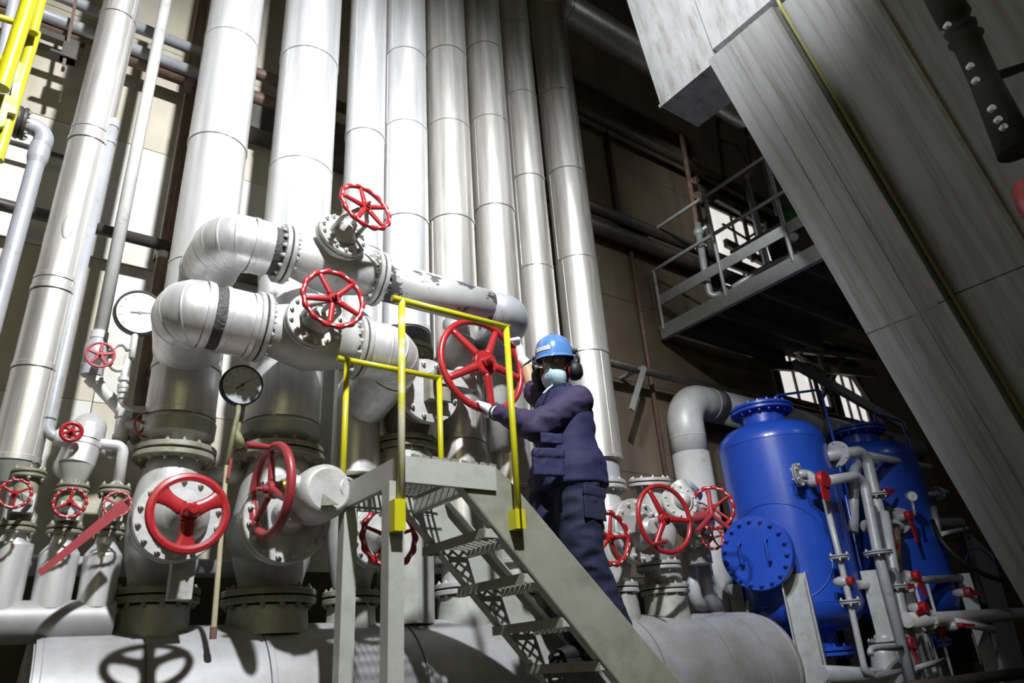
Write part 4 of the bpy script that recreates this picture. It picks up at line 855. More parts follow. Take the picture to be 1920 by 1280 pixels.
# skin body: head, neck, torso core, arms and legs in one surface
b = MB()
def hp(x, y, z): return hc + (hr * x + hf * y + hu * z) * 1.08
loft(b, [(hp(0, 0.03, -0.13), hr * 0.025, hf * 0.03), (hp(0, 0.025, -0.11), hr * 0.045, hf * 0.06), (hp(0, 0.012, -0.075), hr * 0.062, hf * 0.083), (hp(0, 0.004, -0.03), hr * 0.073, hf * 0.094), (hp(0, 0.0, 0.02), hr * 0.077, hf * 0.098), (hp(0, -0.003, 0.06), hr * 0.076, hf * 0.097), (hp(0, -0.005, 0.10), hr * 0.06, hf * 0.078), (hp(0, -0.005, 0.12), hr * 0.03, hf * 0.04)])
loft(b, [(hp(0, 0.085, 0.02), hr * 0.012, hu * 0.01), (hp(0, 0.1, -0.01), hr * 0.014, hu * 0.03), (hp(0, 0.118, -0.03), hr * 0.012, hu * 0.012)])      # nose
for s in (-1, 1):
    b.ball(hp(0.078 * s, -0.008, -0.005), 0.03, (0.35, 0.6, 1.0), ax=(hr, hf, hu))     # ears
limb(b, [hp(0, -0.02, -0.08), mid(hc, nb_, 0.75), nb_ + Vector((0, 0, -0.03))], [0.055, 0.056, 0.06])
limb(b, [nb_ + Vector((0, 0, -0.08)), ch, pl], [0.1, 0.12, 0.11])
limb(b, [Ls, Le, Lw], [0.05, 0.042, 0.032]); limb(b, [Rs, Re, Rw], [0.05, 0.046, 0.034]); limb(b, [Ls, nb_ - Vector((0, 0, 0.06)), Rs], [0.05, 0.06, 0.05])
limb(b, [Lh, Lk, La], [0.08, 0.055, 0.04]); limb(b, [Rh, Rk, Ra], [0.08, 0.055, 0.04]); limb(b, [Lh, pl, Rh], [0.08, 0.1, 0.08])
blob(b, 'body', 'skin', man, 0.009, 3)
# trousers
b = MB()
limb(b, [Lh + Vector((0, 0, 0.06)), mid(Lh, Lk), Lk, mid(Lk, La), La + Vector((0, 0, 0.03))], [0.135, 0.128, 0.108, 0.098, 0.082]); limb(b, [Rh + Vector((0, 0, 0.06)), mid(Rh, Rk), Rk, mid(Rk, Ra), Ra + Vector((0, 0, 0.03))], [0.135, 0.125, 0.105, 0.095, 0.082])
loft(b, [(pl + Vector((0, 0, -0.12)), fw * 0.15, sd * 0.19), (pl + Vector((0, 0, 0.1)), fw * 0.15, sd * 0.2)])
tro = blob(b, 'trousers', 'navy_trouser', man, 0.013, 4, 0.014, (6, 6, 13))
b = MB(); p = mid(Lh, Lk, 0.42); d = (Lk - Lh).normalized(); b.bar(p + Vector((0, -0.128, 0)) - d * 0.1, p + Vector((0, -0.128, 0)) + d * 0.07, 0.15, 0.012, (0, 1, 0)); b.bar(p + Vector((0, -0.134, 0)) - d * 0.11, p + Vector((0, -0.134, 0)) - d * 0.06, 0.16, 0.014, (0, 1, 0))
blob(b, 'cargo_pocket', 'navy_trouser', man, 0.006, 2)
# vest
b = MB(); up1 = mid(ch, nb_, 0.55)
loft(b, [(pl + Vector((0.0, 0, -0.085)), fw * 0.21, sd * 0.24), (pl + Vector((0, 0, 0.05)), fw * 0.21, sd * 0.235), (mid(pl, ch, 0.5), fw * 0.17, sd * 0.21), (ch, fw * 0.165, sd * 0.215), (up1, fw * 0.155, sd * 0.21), (mid(ch, nb_, 0.9), fw * 0.12, sd * 0.17), (nb_ + Vector((0, 0, 0.005)), fw * 0.085, sd * 0.09), (nb_ + Vector((0, 0, 0.04)), fw * 0.075, sd * 0.075)])
b.ball(Ls + Vector((0.02, 0.04, 0.0)), 0.098, (0.9, 0.75, 1)); b.ball(Rs + Vector((0.02, -0.03, 0.0)), 0.09, (0.9, 0.75, 1))
vest = blob(b, 'vest', 'navy', man, 0.012, 5, 0.014, (4, 4, 8))
b = MB(); q = P(1028, 868, 2.80); qx = Vector((0.96, -0.25, 0)); qz = Vector((0.02, 0.0, 1)); b.box(q, (0.18, 0.03, 0.14), (qx, qz.cross(qx), qz)); b.box(q + Vector((0, -0.012, 0.055)), (0.185, 0.022, 0.045), (qx, qz.cross(qx), qz)); blob(b, 'vest_pocket', 'navy', man, 0.006, 3, 0.003, (20, 20, 20))
b = MB(); q = P(1034, 822, 2.825); b.box(q, (0.13, 0.02, 0.06), (qx, qz.cross(qx), qz)); blob(b, 'vest_pocket', 'navy', man, 0.006, 3, 0.003, (20, 20, 20))
b = MB(); q = P(1096, 868, 2.80); b.box(q, (0.008, 0.006, 0.035)); b.build('zip_puller', 'reflect', man)
b = MB(); q = P(1100, 748, 2.885); b.poly([P(1091, 742, 2.86), P(1099, 741, 2.88), P(1103, 757, 2.885), P(1097, 758, 2.86)], (0.012, -0.012, 0)); b.build('reflective_patch', 'reflect', man)
b = MB(); b.sweep([P(1018, 738, 2.93), P(1028, 728, 2.93), P(1036, 722, 2.93)], 0.006, 6); b.build('collar_piping', 'reflect', man)
# sleeves
b = MB(); limb(b, [Ls, mid(Ls, Le, 0.5), Le, mid(Le, Lw, 0.6), mid(Le, Lw, 0.93)], [0.092, 0.088, 0.08, 0.062, 0.05]); blob(b, 'sleeve', 'navy_sleeve', man, 0.010, 4, 0.012, (7, 5, 12))
b = MB(); limb(b, [Rs, mid(Rs, Re), Re, mid(Re, Rw, 0.12)], [0.085, 0.08, 0.074, 0.066]); blob(b, 'sleeve', 'navy_sleeve', man, 0.010, 4, 0.010, (12, 12, 16))
b = MB(); limb(b, [mid(Re, Rw, 0.05), mid(Re, Rw, 0.5), Rw], [0.05, 0.046, 0.036]); blob(b, 'forearm_skin', 'skin_arm', man, 0.008, 3)
# gloves closing on the rim
wax = Vector((0, -1, 0.04)).normalized()
def rim_point(px, py):
    d = P(px, py, 3.42) - gw; d = d - wax * d.dot(wax); d.normalize(); return gw + d * 0.305, d
def glove(c, rad_dir, wrist, name='glove'):
    T = wax.cross(rad_dir).normalized(); e1 = (wrist - c); e1 = (e1 - T * e1.dot(T)).normalized(); e2 = T.cross(e1).normalized()
    if e2.y > 0 and e2.z < 0 or e2.z < -0.5: e2 = -e2
    g = MB(); R = 0.034
    def at(ang, t, R=R): return c + (e1 * math.cos(ang) + e2 * math.sin(ang)) * R + T * t
    k0 = [c + e1 * 0.045 + e2 * 0.030 + T * t for t in (-0.033, -0.011, 0.011, 0.033)]
    for k, t in enumerate((-0.034, -0.011, 0.012, 0.034)):
        ln = (0.92, 1.0, 0.97, 0.8)[k]
        limb(g, [c + e1 * 0.05 + e2 * 0.022 + T * t * 0.9, at(0.9, t, 0.042), at(1.9, t), at(2.7 * ln + 0.2, t), at(3.7 * ln, t)], [0.0125, 0.012, 0.011, 0.010, 0.009], 10)
    limb(g, [c + e1 * 0.075 + T * 0.03, c + e1 * 0.04 - e2 * 0.025 + T * 0.048, at(-1.2, 0.05, 0.036), at(-2.1, 0.045)], [0.017, 0.014, 0.0125, 0.010], 10)
    for t in (-0.028, -0.009, 0.010, 0.029):
        limb(g, [wrist + T * t * 0.7, c + e1 * 0.05 + e2 * 0.018 + T * t], [0.026, 0.018], 10)
    limb(g, [wrist + (wrist - c).normalized() * 0.05, wrist], [0.043, 0.036], 14)
    o = blob(g, name, 'glove', man, 0.005, 2)
    cu = MB(); d = (wrist - c).normalized(); cu.torus(wrist + d * 0.045, d, 0.043, 0.007, 24, 8); cu.build('glove_cuff', 'black', o); return o
c1, d1 = rim_point(900, 764); glove(c1, d1, Lw + (c1 - Lw) * 0.25)
c2, d2 = rim_point(962, 652); glove(c2, d2, Rw + (c2 - Rw) * 0.28)
# boots
for an in (La, Ra):
    b = MB(); f = Vector((-1, 0.05, 0)).normalized(); s_ = Vector((0.05, 1, 0)); z0 = Vector((an.x, an.y, TZ))
    loft(b, [(z0 + f * -0.075 + UP * 0.05, s_ * 0.03, UP * 0.045), (z0 + f * -0.05 + UP * 0.06, s_ * 0.043, UP * 0.06), (z0 + f * 0.02 + UP * 0.06, s_ * 0.045, UP * 0.058), (z0 + f * 0.10 + UP * 0.045, s_ * 0.05, UP * 0.043), (z0 + f * 0.17 + UP * 0.037, s_ * 0.05, UP * 0.035), (z0 + f * 0.215 + UP * 0.03, s_ * 0.03, UP * 0.022)])
    limb(b, [z0 + f * -0.03 + UP * 0.06, z0 + UP * 0.2], [0.05, 0.055]); bo = blob(b, 'boot', 'boot', man, 0.009, 2)
    so = MB(); so.poly([z0 + f * u + s_ * v + UP * 0.001 for u, v in ((-0.085, -0.03), (-0.085, 0.03), (0.0, 0.042), (0.12, 0.05), (0.2, 0.04), (0.225, 0.0), (0.2, -0.04), (0.12, -0.05), (0.0, -0.042))], (0, 0, 0.022)); so.build('sole', 'black', bo)
# head gear
b = MB(); rs = []
HO = 0.05
prof = [(1.0, 0.0), (0.985, 0.03), (0.94, 0.06), (0.85, 0.088), (0.70, 0.11), (0.50, 0.126), (0.26, 0.135), (0.02, 0.138)]
for k, z in prof: rs.append([hp(0.108 * k * math.cos(t), 0.135 * k * math.sin(t) - 0.005, HO + z) for t in (2 * math.pi * j / 32 for j in range(32))])
b.rings(rs, caps=False); helm = b.build('hard_hat', 'helmet', man)
b = MB(); rs = []
for kx, ky, z in ((0.98, 0.98, 0.004), (1.10, 1.07, -0.004), (1.11, 1.08, -0.010), (0.98, 0.98, -0.004)):
    rs.append([hp(0.108 * kx * math.cos(t), 0.135 * ky * math.sin(t) - 0.005 + (0.026 * max(0, math.sin(t)) ** 2 if kx > 1 else 0), HO + z - (0.010 * max(0, math.sin(t)) if kx > 1 else 0)) for t in (2 * math.pi * j / 40 for j in range(40))])
b.rings(rs, caps=False); b.build('brim', 'helmet', helm)
b = MB(); b.sweep([hp(0, 0.128 * math.cos(t) - 0.005, HO + 0.012 + 0.126 * math.sin(t)) for t in [0.15 + k * 0.19 for k in range(15)]], 0.009, 8); b.build('crown_ridge', 'helmet', helm)
b = MB(); rs = []
for k in range(7):
    t = math.pi / 2 + 0.15 + 0.75 * k / 6 - 0.2; rs.append((t,))
pts_ = [math.pi / 2 - 0.15 + 0.13 * k for k in range(8)]
def hs(t, z, o=1.018):
    k = 1.0 - 0.015 * z / 0.03 if z < 0.03 else 0.985 - 0.045 * (z - 0.03) / 0.03; return hp(-0.108 * k * o * math.cos(t), 0.135 * k * o * math.sin(t) - 0.005, HO + z)
for z0_, z1_, nm in ((0.028, 0.052, 'hat_label'),):
    n = len(pts_); vs = [hs(t, z0_) for t in pts_] + [hs(t, z1_) for t in pts_]; b.add(vs, [(k, k + 1, n + k + 1, n + k) for k in range(n - 1)]); b.build(nm, 'reflect', helm)
for s in (-1, 1):
    b = MB(); b.slathe([(0.02, -0.02), (0.056, -0.018), (0.06, 0.0), (0.055, 0.022), (0.036, 0.04), (0.01, 0.045)], hp(0.104 * s, -0.012, -0.035), hr * s, 22, up=hu); mf = b.build('ear_defender', 'black', man)
    b = MB(); b.slathe([(0.05, -0.032), (0.056, -0.022), (0.056, -0.012), (0.048, -0.006)], hp(0.104 * s, -0.012, -0.035), hr * s, 22, up=hu); b.build('cushion_ring', 'red_faded', mf)
    b = MB(); b.sweep([hp(0.128 * s, -0.012, 0.0), hp(0.133 * s, -0.01, 0.03), hp(0.122 * s, -0.008, 0.07)], 0.009, 8); b.ball(hp(0.118 * s, -0.008, 0.075), 0.017); b.build('spring_arm', 'black', mf)
b = MB(); rs = []
for z, w, o in ((-0.022, 0.056, 0.106), (-0.034, 0.067, 0.114), (-0.052, 0.071, 0.124), (-0.08, 0.067, 0.118), (-0.108, 0.056, 0.10), (-0.135, 0.038, 0.075)):
    rs.append([hp(w * u, o - 0.055 * abs(u) ** 2.2 + (0.012 if abs(u) < 0.2 and z > -0.06 else 0), z - 0.012 * abs(u) + (0.024 * (1 - abs(u)) if z > -0.03 else 0)) for u in (-1, -0.8, -0.6, -0.4, -0.2, 0, 0.2, 0.4, 0.6, 0.8, 1)])
n = 11; b.add([v for r in rs for v in r], [(i * n + k, i * n + k + 1, (i + 1) * n + k + 1, (i + 1) * n + k) for i in range(5) for k in range(n - 1)])
mk = b.build('face_mask', 'mask', man); sm = mk.modifiers.new('thick', 'SOLIDIFY'); sm.thickness = 0.003
for z in (-0.055, -0.075, -0.095):
    b = MB(); b.sweep([hp(0.068 * u, 0.122 - 0.055 * abs(u) ** 2.2 - (0.02 if z < -0.06 else 0), z - 0.012 * abs(u)) for u in (-0.9, -0.6, -0.3, 0, 0.3, 0.6, 0.9)], 0.0025, 6); b.build('pleat', 'mask', mk)
for s in (-1, 1):
    b = MB(); b.sweep([hp(0.066 * s, 0.06, -0.03), hp(0.079 * s, 0.02, 0.005), hp(0.083 * s, -0.01, 0.0)], 0.0025, 6); b.build('ear_loop', 'mask', mk)
    b = MB(); b.ball(hp(0.032 * s, 0.086, 0.024), 0.0125); e_ = b.build('eye', 'reflect', man); b = MB(); b.ball(hp(0.033 * s, 0.0965, 0.022), 0.0055); b.build('iris', 'black', e_)
    b = MB(); b.sweep([hp(0.014 * s, 0.10, 0.042), hp(0.034 * s, 0.098, 0.047), hp(0.054 * s, 0.084, 0.042)], 0.004, 6); b.build('eyebrow', 'hair', man)
    b = MB(); b.sweep([hp(0.007 * s, 0.112, 0.022), hp(0.02 * s, 0.112, 0.038), hp(0.05 * s, 0.10, 0.038), hp(0.066 * s, 0.08, 0.03), hp(0.062 * s, 0.085, 0.008), hp(0.04 * s, 0.105, 0.002), hp(0.014 * s, 0.112, 0.006)], 0.0018, 6, closed=True); b.build('spectacle_rim', 'mark_grey', man)
b = MB(); loft(b, [(hp(0, -0.03, -0.09), hr * 0.05, hf * 0.05), (hp(0, -0.03, -0.03), hr * 0.079, hf * 0.08), (hp(0, -0.02, 0.05), hr * 0.081, hf * 0.085)]); b.build('hair', 'hair', man)
# ================================================================ valves on the right end of the header
v9, bc, zl9, zu9 = gate_valve('gate valve with a scalloped red wheel peeping out behind the worker', pX[9], 0.15, 0.185, 0.18, 914, 1104, P(1192, 995, 3.78), 0.235, 3.78, 12, False, stub_w=0.16, nbon=14)
wc = P(1143, 1008, 3.42); m = MB(); m.slathe([(0.15, 0), (0.12, 0.05), (0.06, 0.1), (0.05, 0.14)], bc + Vector((0, -0.035, 0)), (0, -1, 0), 24); m.build('bonnet', 'silver', v9)
m = MB(); m.cyl(bc, wc, 0.025); m.build('stem', 'bolt_steel', v9)
handwheel(v9, wc, (0, -1, 0), 0.165, 0.018, 5, 'red', 0.2, 'scallop', rot=0.1, sp=0.013)
# globe valve with the open three-spoke crank wheel
X10 = P(1246, 1105, Y0).x
v10 = thing('globe_valve', 'globe valve with a three-spoke red crank wheel and tilted blind flange', 'valve', (X10, Y0, HEADTOP - 0.02), 'gate valves on the header')
zl, zu = zrow(X10, Y0, 1106), zrow(X10, Y0, 1062)
flange(v10, (X10, Y0, zl), UP, 0.19, 0.028, 12, 'silver', 'bolt_steel'); stub(v10, X10, Y0, HEADTOP - 0.06, zl - 0.04, 0.165)
m = MB(); m.slathe([(0.14, 0), (0.15, 0.06), (0.125, 0.16), (0.13, zu - zl - 0.02)], (X10, Y0, zl + 0.02), UP, 28); m.build('reducer', 'silver', v10)
flange(v10, (X10 - 0.03, Y0, zu), UP, 0.175, 0.026, 12, 'silver', 'bolt_steel')
tb_ = P(1218, 905, 3.95); bt = Vector((X10 - 0.03, Y0, zu + 0.03)); m = MB(); m.slathe([(0.11, 0), (0.125, 0.05), (0.17, 0.14), (0.18, 0.24), (0.15, 0.34), (0.1, 0.42)], bt, UP, 28)
tx = (tb_ - (bt + UP * 0.25)).normalized(); m.cyl(bt + UP * 0.2, tb_ - tx * 0.04, 0.12, 0.11, 28); m.build('body', 'silver', v10)
flange(v10, tb_, tx, 0.172, 0.026, 10, 'silver', 'bolt_steel')
wc = P(1246, 972, 3.52); m = MB(); m.cyl(Vector((wc.x, 3.9, wc.z)), wc, 0.03); m.box(Vector((wc.x - 0.1, 3.72, wc.z - 0.02)), (0.32, 0.12, 0.12)); m.build('yoke', 'silver', v10)
handwheel(v10, wc, (-0.12, -1, 0), 0.238, 0.018, 3, 'red', 0.2, 'plain', rot=math.radians(118), sp=0.022, handle=math.radians(-128))
# bonnet valve with the T-handle
b11 = P(1300, 975, 4.0)
v11 = thing('globe_valve', 'round-bodied valve with a scalloped wheel and red T-handle beside the blue tank', 'valve', b11 - UP * 0.4, 'gate valves on the header')
m = MB(); m.ball(b11, 0.165, (1.2, 1, 1.05), 24, 14); m.cyl(b11 + Vector((0, 0, 0.1)), b11 + Vector((-0.02, 0.1, 0.32)), 0.1, 0.09); m.cyl(b11 - UP * 0.36, b11, 0.1); m.build('body', 'silver', v11)
single_flange(v11, 'bonnet_flange', P(1272, 942, 3.80), (-0.35, -1, 0.25), 0.15, 0.03, 12, 'silver', 'bolt_steel')
m = MB(); q = P(1272, 942, 3.80); m.cyl(q, b11, 0.11, 0.13); m.ball(q + Vector((-0.01, -0.05, 0.01)), 0.07); m.build('bonnet', 'silver', v11)
wc = P(1336, 952, 3.75); m = MB(); m.cyl(b11, wc, 0.03); m.build('stem', 'bolt_steel', v11)
handwheel(v11, wc, (-0.82, -0.55, -0.1), 0.165, 0.016, 5, 'red', 0.2, 'scallop', rot=0.5, sp=0.012)
q0, q1 = P(1306, 972, 3.72), P(1334, 965, 3.55); th = thing('t_handle_key', 'dark red T-handle key pushed on the spindle left of the blue tank', 'tool', q1)
m = MB(); m.cyl(q0, q1, 0.045, 0.04, 16); m.build('socket', 'red_faded', th)
for q in (P(1307, 996, 3.5), P(1366, 990, 3.5), P(1328, 920, 3.6)): 
    m = MB(); m.cyl(q1, q, 0.018, n=12); m.build('arm', 'red_faded', th)
sv = thing('small_globe_valve', 'small red wheel low beside the T-handle key', 'valve', P(1340, 1010, 3.8), 'small valves at right'); wc = P(1336, 1008, 3.72)
m = MB(); m.slathe([(0.04, 0), (0.05, 0.08), (0.03, 0.16), (0.012, 0.3)], wc + Vector((0.0, 0.28, 0)), (0, -1, 0), 14); m.build('body', 'silver', sv); handwheel(sv, wc, (-0.5, -0.85, 0), 0.085, 0.011, 5, 'red', 0.2, 'scallop', rot=0.2, sp=0.008)
flange(sv, P(1305, 1022, 3.95), UP, 0.11, 0.02, 6, 'silver_dirty', 'bolt_steel')
for lab, px, r in (('shaded vertical pipe left of the white elbow pipe', 1296, 0.06), ('second shaded vertical pipe left of the white elbow pipe', 1324, 0.065)):
    v = vline(px, 1080, 4.15, (1035, 1128)); pipe('drain_pipe', lab, [v[0], v[1], v[1] + Vector((0.18, 0.08, -0.02))], r, 'pipe_grey', 0.1, group='shaded drain pipes')
# tall elbow pipe behind the tank
XE = P(1300, 880, 4.72).x; ze = zrow(XE, 4.72, 790) + 0.26
ep = thing('elbow_pipe', 'pale swan-neck pipe bending right behind the blue tank', 'pipe', (XE, 4.72, 1.6))
rE = 0.192
m = MB(); m.sweep([(XE, 4.72, 1.55), (XE, 4.72, ze - 0.62)], rE, 32); m.build('riser', 'pipe_white', ep)
m = MB(); m.sweep(fillet([(XE, 4.72, ze - 0.62), (XE, 4.72, ze), (XE + 0.62, 4.72, ze)], 0.43, 16), rE, 32); m.build('elbow', 'pipe_white', ep)
m = MB(); m.sweep([(XE + 0.62, 4.72, ze), (11.0, 4.72, ze)], rE, 32); m.build('run', 'pipe_grey', ep)
for p, a in (((XE, 4.72, ze - 0.45), UP), ((XE + 0.45, 4.72, ze), (1, 0, 0))):
    m = MB(); m.torus(p, a, rE, 0.005, 32, 6); m.build('weld_bead', 'pipe_white', ep)
m = MB(); p = P(1282, 905, 4.3); m.tube([Vector((p.x - 0.1, 4.25, p.z - 0.35)), Vector((p.x - 0.1, 4.25, p.z)), Vector((p.x + 0.2, 4.35, p.z - 0.1))], 0.07, 0.12); solo('small_elbow', m, 'pipe_white', 'small pale elbow tucked against the swan-neck pipe', 'pipe')
# ================================================================ blue tanks
TY = 3.98
def tank(label, X, Y, r, z_sh, z_bot, first=True):
    t = thing('pressure_tank', label, 'tank', (X, Y, 0), 'blue pressure tanks')
    m = MB(); m.slathe([(0.02, -0.22), (r * 0.45, -0.20), (r * 0.8, -0.13), (r * 0.96, -0.05), (r, 0.02), (r, 0.05), (r, (z_sh - z_bot) * 0.5), (r, z_sh - z_bot - 0.03), (r, z_sh - z_bot), (r * 0.97, z_sh - z_bot + 0.07), (r * 0.82, z_sh - z_bot + 0.15), (r * 0.55, z_sh - z_bot + 0.205), (0.02, z_sh - z_bot + 0.23)], (X, Y, z_bot), UP, 56); m.build('shell', 'blue', t)
    for z in (z_bot + 0.03, z_sh - 0.02):
        m = MB(); m.torus((X, Y, z), UP, r, 0.004, 56, 6); m.build('weld_seam', 'blue', t)
    zt_ = z_sh + 0.18; m = MB(); m.cyl((X - 0.03, Y, zt_), (X - 0.03, Y, zt_ + 0.16), r * 0.42, n=32); m.build('top_nozzle', 'blue', t)
    flange(t, (X - 0.03, Y, zt_ + 0.19), UP, r * 0.60, 0.03, 18, 'blue', 'blue', br=0.016)
    m = MB(); m.lathe([(r * 0.5, 0), (r * 0.48, 0.02)], (X - 0.03, Y, zt_ + 0.225), UP, 32); m.tube([(X - 0.12, Y - 0.05, zt_ + 0.24), (X - 0.12, Y - 0.05, zt_ + 0.30), (X + 0.03, Y - 0.1, zt_ + 0.30), (X + 0.03, Y - 0.1, zt_ + 0.24)], 0.009, 0.02, 8); m.build('nozzle_cover', 'blue', t)
    m = MB(); m.cyl((X, Y, z_bot - 0.34), (X, Y, z_bot - 0.15), r * 0.4, n=28); m.build('bottom_nozzle', 'blue', t); flange(t, (X + 0.02, Y, z_bot - 0.36), UP, r * 0.62, 0.03, 14, 'blue', 'blue', br=0.016)
    for k in range(4):
        u = math.radians(-62 + 90 * k); d = Vector((math.cos(u), math.sin(u), 0)); s = Vector((-d.y, d.x, 0)); p = Vector((X, Y, 0)) + d * (r + 0.012); zt2 = z_bot + 0.27
        m = MB(); w = 0.10
        for sx in (-1, 1): m.box(p + s * sx * w + d * 0.06 + UP * zt2 / 2, (0.012, 0.13, zt2), (s, d, UP))
        m.box(p + d * 0.005 + UP * zt2 / 2, (2 * w, 0.012, zt2), (s, d, UP)); m.build('leg', 'galv', t)
    return t
c1_ = P(1470, 950, TY); r1_ = 0.5 * 198 / S(c1_); zs1 = zrow(c1_.x, TY, 838); zb1_ = zrow(c1_.x, TY, 1142)
tk = tank('nearer blue pressure tank with a round bolted manway cover', c1_.x, TY, r1_, zs1, zb1_)
cx = c1_.x - r1_ - 0.17; cz = zrow(cx, TY - 0.05, 1037); mc = Vector((cx, TY - 0.08, cz)); ma = Vector((-0.96, -0.28, 0)).normalized(); mr = 0.315
m = MB(); m.cyl(mc - ma * 0.35, mc - ma * 0.03, mr * 0.82, n=36); m.build('manway_neck', 'blue', tk)
m = MB(); m.sweep([Vector((c1_.x, TY, 0)) + Vector((-math.cos(t) * 1.003 * r1_, -math.sin(t) * 1.003 * r1_, mc.z + zz_)) for t, zz_ in [(0.28 + 0.95 * math.cos(u), 0.43 * math.sin(u)) for u in [k * math.pi / 24 for k in range(48)]]], 0.006, 6, closed=True); m.build('manway_pad_weld', 'blue', tk)
m = MB(); m.lathe([(mr, 0), (mr, 0.035)], mc - ma * 0.038, ma, 44); m.build('manway_flange', 'blue', tk)
mw = single_flange(tk, 'manway_cover', mc, ma, mr, 0.04, 18, 'blue', 'blue', br=0.02)
x, y, a = frame(ma)
for s in (-1, 1):
    o = mc + ma * 0.04 + x * s * 0.12 + y * 0.0; m = MB(); m.tube([o + y * 0.09, o + y * 0.09 + ma * 0.06, o - y * 0.09 + ma * 0.06, o - y * 0.09], 0.011, 0.02, 10); m.build('cover_handle', 'blue', mw)
X2_ = P(1650, 950, TY).x
tk2 = tank('farther blue pressure tank behind the grey pipework', X2_, TY + 0.02, r1_ * 1.02, zs1 + 0.02, zb1_)
m = MB(); m.tube([P(1457, 764, TY), P(1457, 741, TY), P(1538, 730, 3.85), P(1566, 836, 3.75), P(1612, 1058, 3.7), P(1650, 1206, 3.7)], 0.014, 0.03, 10); solo('vent_tube', m, 'blue', 'thin blue vent tube looping from the nearer tank top down its side', 'pipe')
m = MB(); m.tube([P(1640, 800, TY), P(1640, 775, TY), P(1690, 790, 3.9), P(1702, 822, 3.8), P(1743, 948, 3.75), P(1783, 1102, 3.7)], 0.014, 0.03, 10); solo('vent_tube', m, 'blue', 'thin blue vent tube down the side of the farther tank', 'pipe')
# ================================================================ grey pipework in front of the tanks
P_ = P
def P(px, py, Y): return P_(px, py, Y - 0.14)      # the pipework stands a little in front of the tanks
def fl_at(root, px, py, Y, axis, R, mat='pipe_grey'): return flange(root, P(px, py, Y), axis, R, 0.014, 6, mat, 'bolt_steel', br=0.01, gap=0.006, n=24)
def gp(label, pix, Y, r, mat='pipe_grey', flanges=(), bend=None, name='process_pipe'):
    pts = [P(q[0], q[1], q[2] if len(q) > 2 else Y) for q in pix]; rt = pipe(name, label, pts, r, mat, bend or r * 2.2, group='grey pipework by the tanks', n=16)
    for (fx, fy_, fY, ax, R) in flanges: fl_at(rt, fx, fy_, fY, ax, R)
    return rt
YP = 3.55
gp('highest grey pipe from the nearer tank nozzle, turning down', [(1540, 857, 3.7), (1612, 846, YP), (1626, 862, YP), (1640, 925, YP), (1672, 1062, YP), (1730, 1300, YP)], YP, 0.055, 'pipe_grey', [(1570, 851, 3.64, (1, 0, 0), 0.125), (1641, 928, YP, UP, 0.11)], 0.1)
gp('S-bent grey nozzle pipe leading to the red lever', [(1492, 890, 3.66), (1518, 887, 3.6), (1526, 901, 3.55), (1545, 903, 3.5)], YP, 0.038, 'pipe_grey', [(1497, 890, 3.64, (0.2, -1, 0), 0.105)], 0.06)
gp('long grey pipe from the red lever valve to the bottom edge', [(1552, 901, 3.45), (1604, 892, 3.42), (1620, 905, 3.42), (1646, 1036, 3.42), (1715, 1300, 3.42)], YP, 0.045, 'pipe_grey', [(1646, 1036, 3.42, UP, 0.12)], 0.09)
gp('thin grey drain pipe below the red lever valve', [(1547, 935, 3.5), (1574, 1044, 3.5), (1594, 1130, 3.5), (1622, 1258, 3.5), (1640, 1268, 3.5), (1766, 1240, 3.5)], YP, 0.026, 'pipe_grey', [(1574, 1044, 3.5, UP, 0.085), (1594, 1128, 3.5, UP, 0.085)], 0.06)
gp('dark grey pipe running right from the highest flange', [(1624, 853, 3.7), (1742, 876, 3.7)], YP, 0.04)
gp('hooked grey pipe between the tanks', [(1600, 1000, 3.85), (1602, 880, 3.85), (1622, 862, 3.85), (1650, 872, 3.85), (1662, 920, 3.85), (1668, 965, 3.85)], YP, 0.05, 'pipe_grey', (), 0.1)
gp('fat grey cross pipe with a flange and red lever in front of the farther tank', [(1624, 986, 3.75), (1800, 980, 3.75)], YP, 0.06, 'pipe_grey', [(1686, 976, 3.75, (1, 0, 0), 0.13)])
gp('upper of the twin thin rails crossing the farther tank', [(1664, 1008, 3.8), (1815, 996, 3.8)], YP, 0.024, 'dark_steel'); gp('lower of the twin thin rails crossing the farther tank', [(1664, 1020, 3.8), (1815, 1008, 3.8)], YP, 0.024, 'dark_steel')
gp('brown short vertical pipe with a red lever below the fat cross pipe', [(1681, 985, 3.65), (1684, 1072, 3.65)], YP, 0.035, 'rust')
gp('grey cross pipe in front of the farther tank at knee height', [(1610, 1096, 3.6), (1812, 1082, 3.6)], YP, 0.038, 'pipe_grey', [(1702, 1090, 3.6, (1, 0, 0), 0.1)])
gp('fat pale pipe at the right edge with a rusty union', [(1700, 1162, 3.4), (1760, 1160, 3.4), (1925, 1150, 3.4)], YP, 0.062, 'pipe_white', [(1742, 1161, 3.4, (1, 0, 0), 0.085)])
gp('steep grey pipe parallel to the long drain', [(1656, 960, 3.5), (1672, 1050, 3.5), (1690, 1150, 3.5), (1716, 1300, 3.5)], YP, 0.05, 'pipe_grey', [(1680, 1100, 3.5, UP, 0.1)])
gp('low cross pipe at the bottom edge near the tank leg', [(1540, 1262, 3.6), (1690, 1268, 3.6)], YP, 0.06)
gp('bottom right dark pipe along the edge', [(1700, 1290, 3.3), (1915, 1262, 3.3)], YP, 0.05, 'dark_steel')
gp('thin inclined pipe low right', [(1716, 1252, 3.4), (1770, 1237, 3.4)], YP, 0.02); gp('short stub with white end low right', [(1790, 1165, 3.35), (1862, 1180, 3.35)], YP, 0.035, 'pipe_white')
gp('thin upright rod left of the low red levers', [(1715, 1098, 3.5), (1770, 1280, 3.5)], YP, 0.014); gp('thin upright rod right of the low red levers', [(1738, 1094, 3.5), (1790, 1280, 3.5)], YP, 0.014)
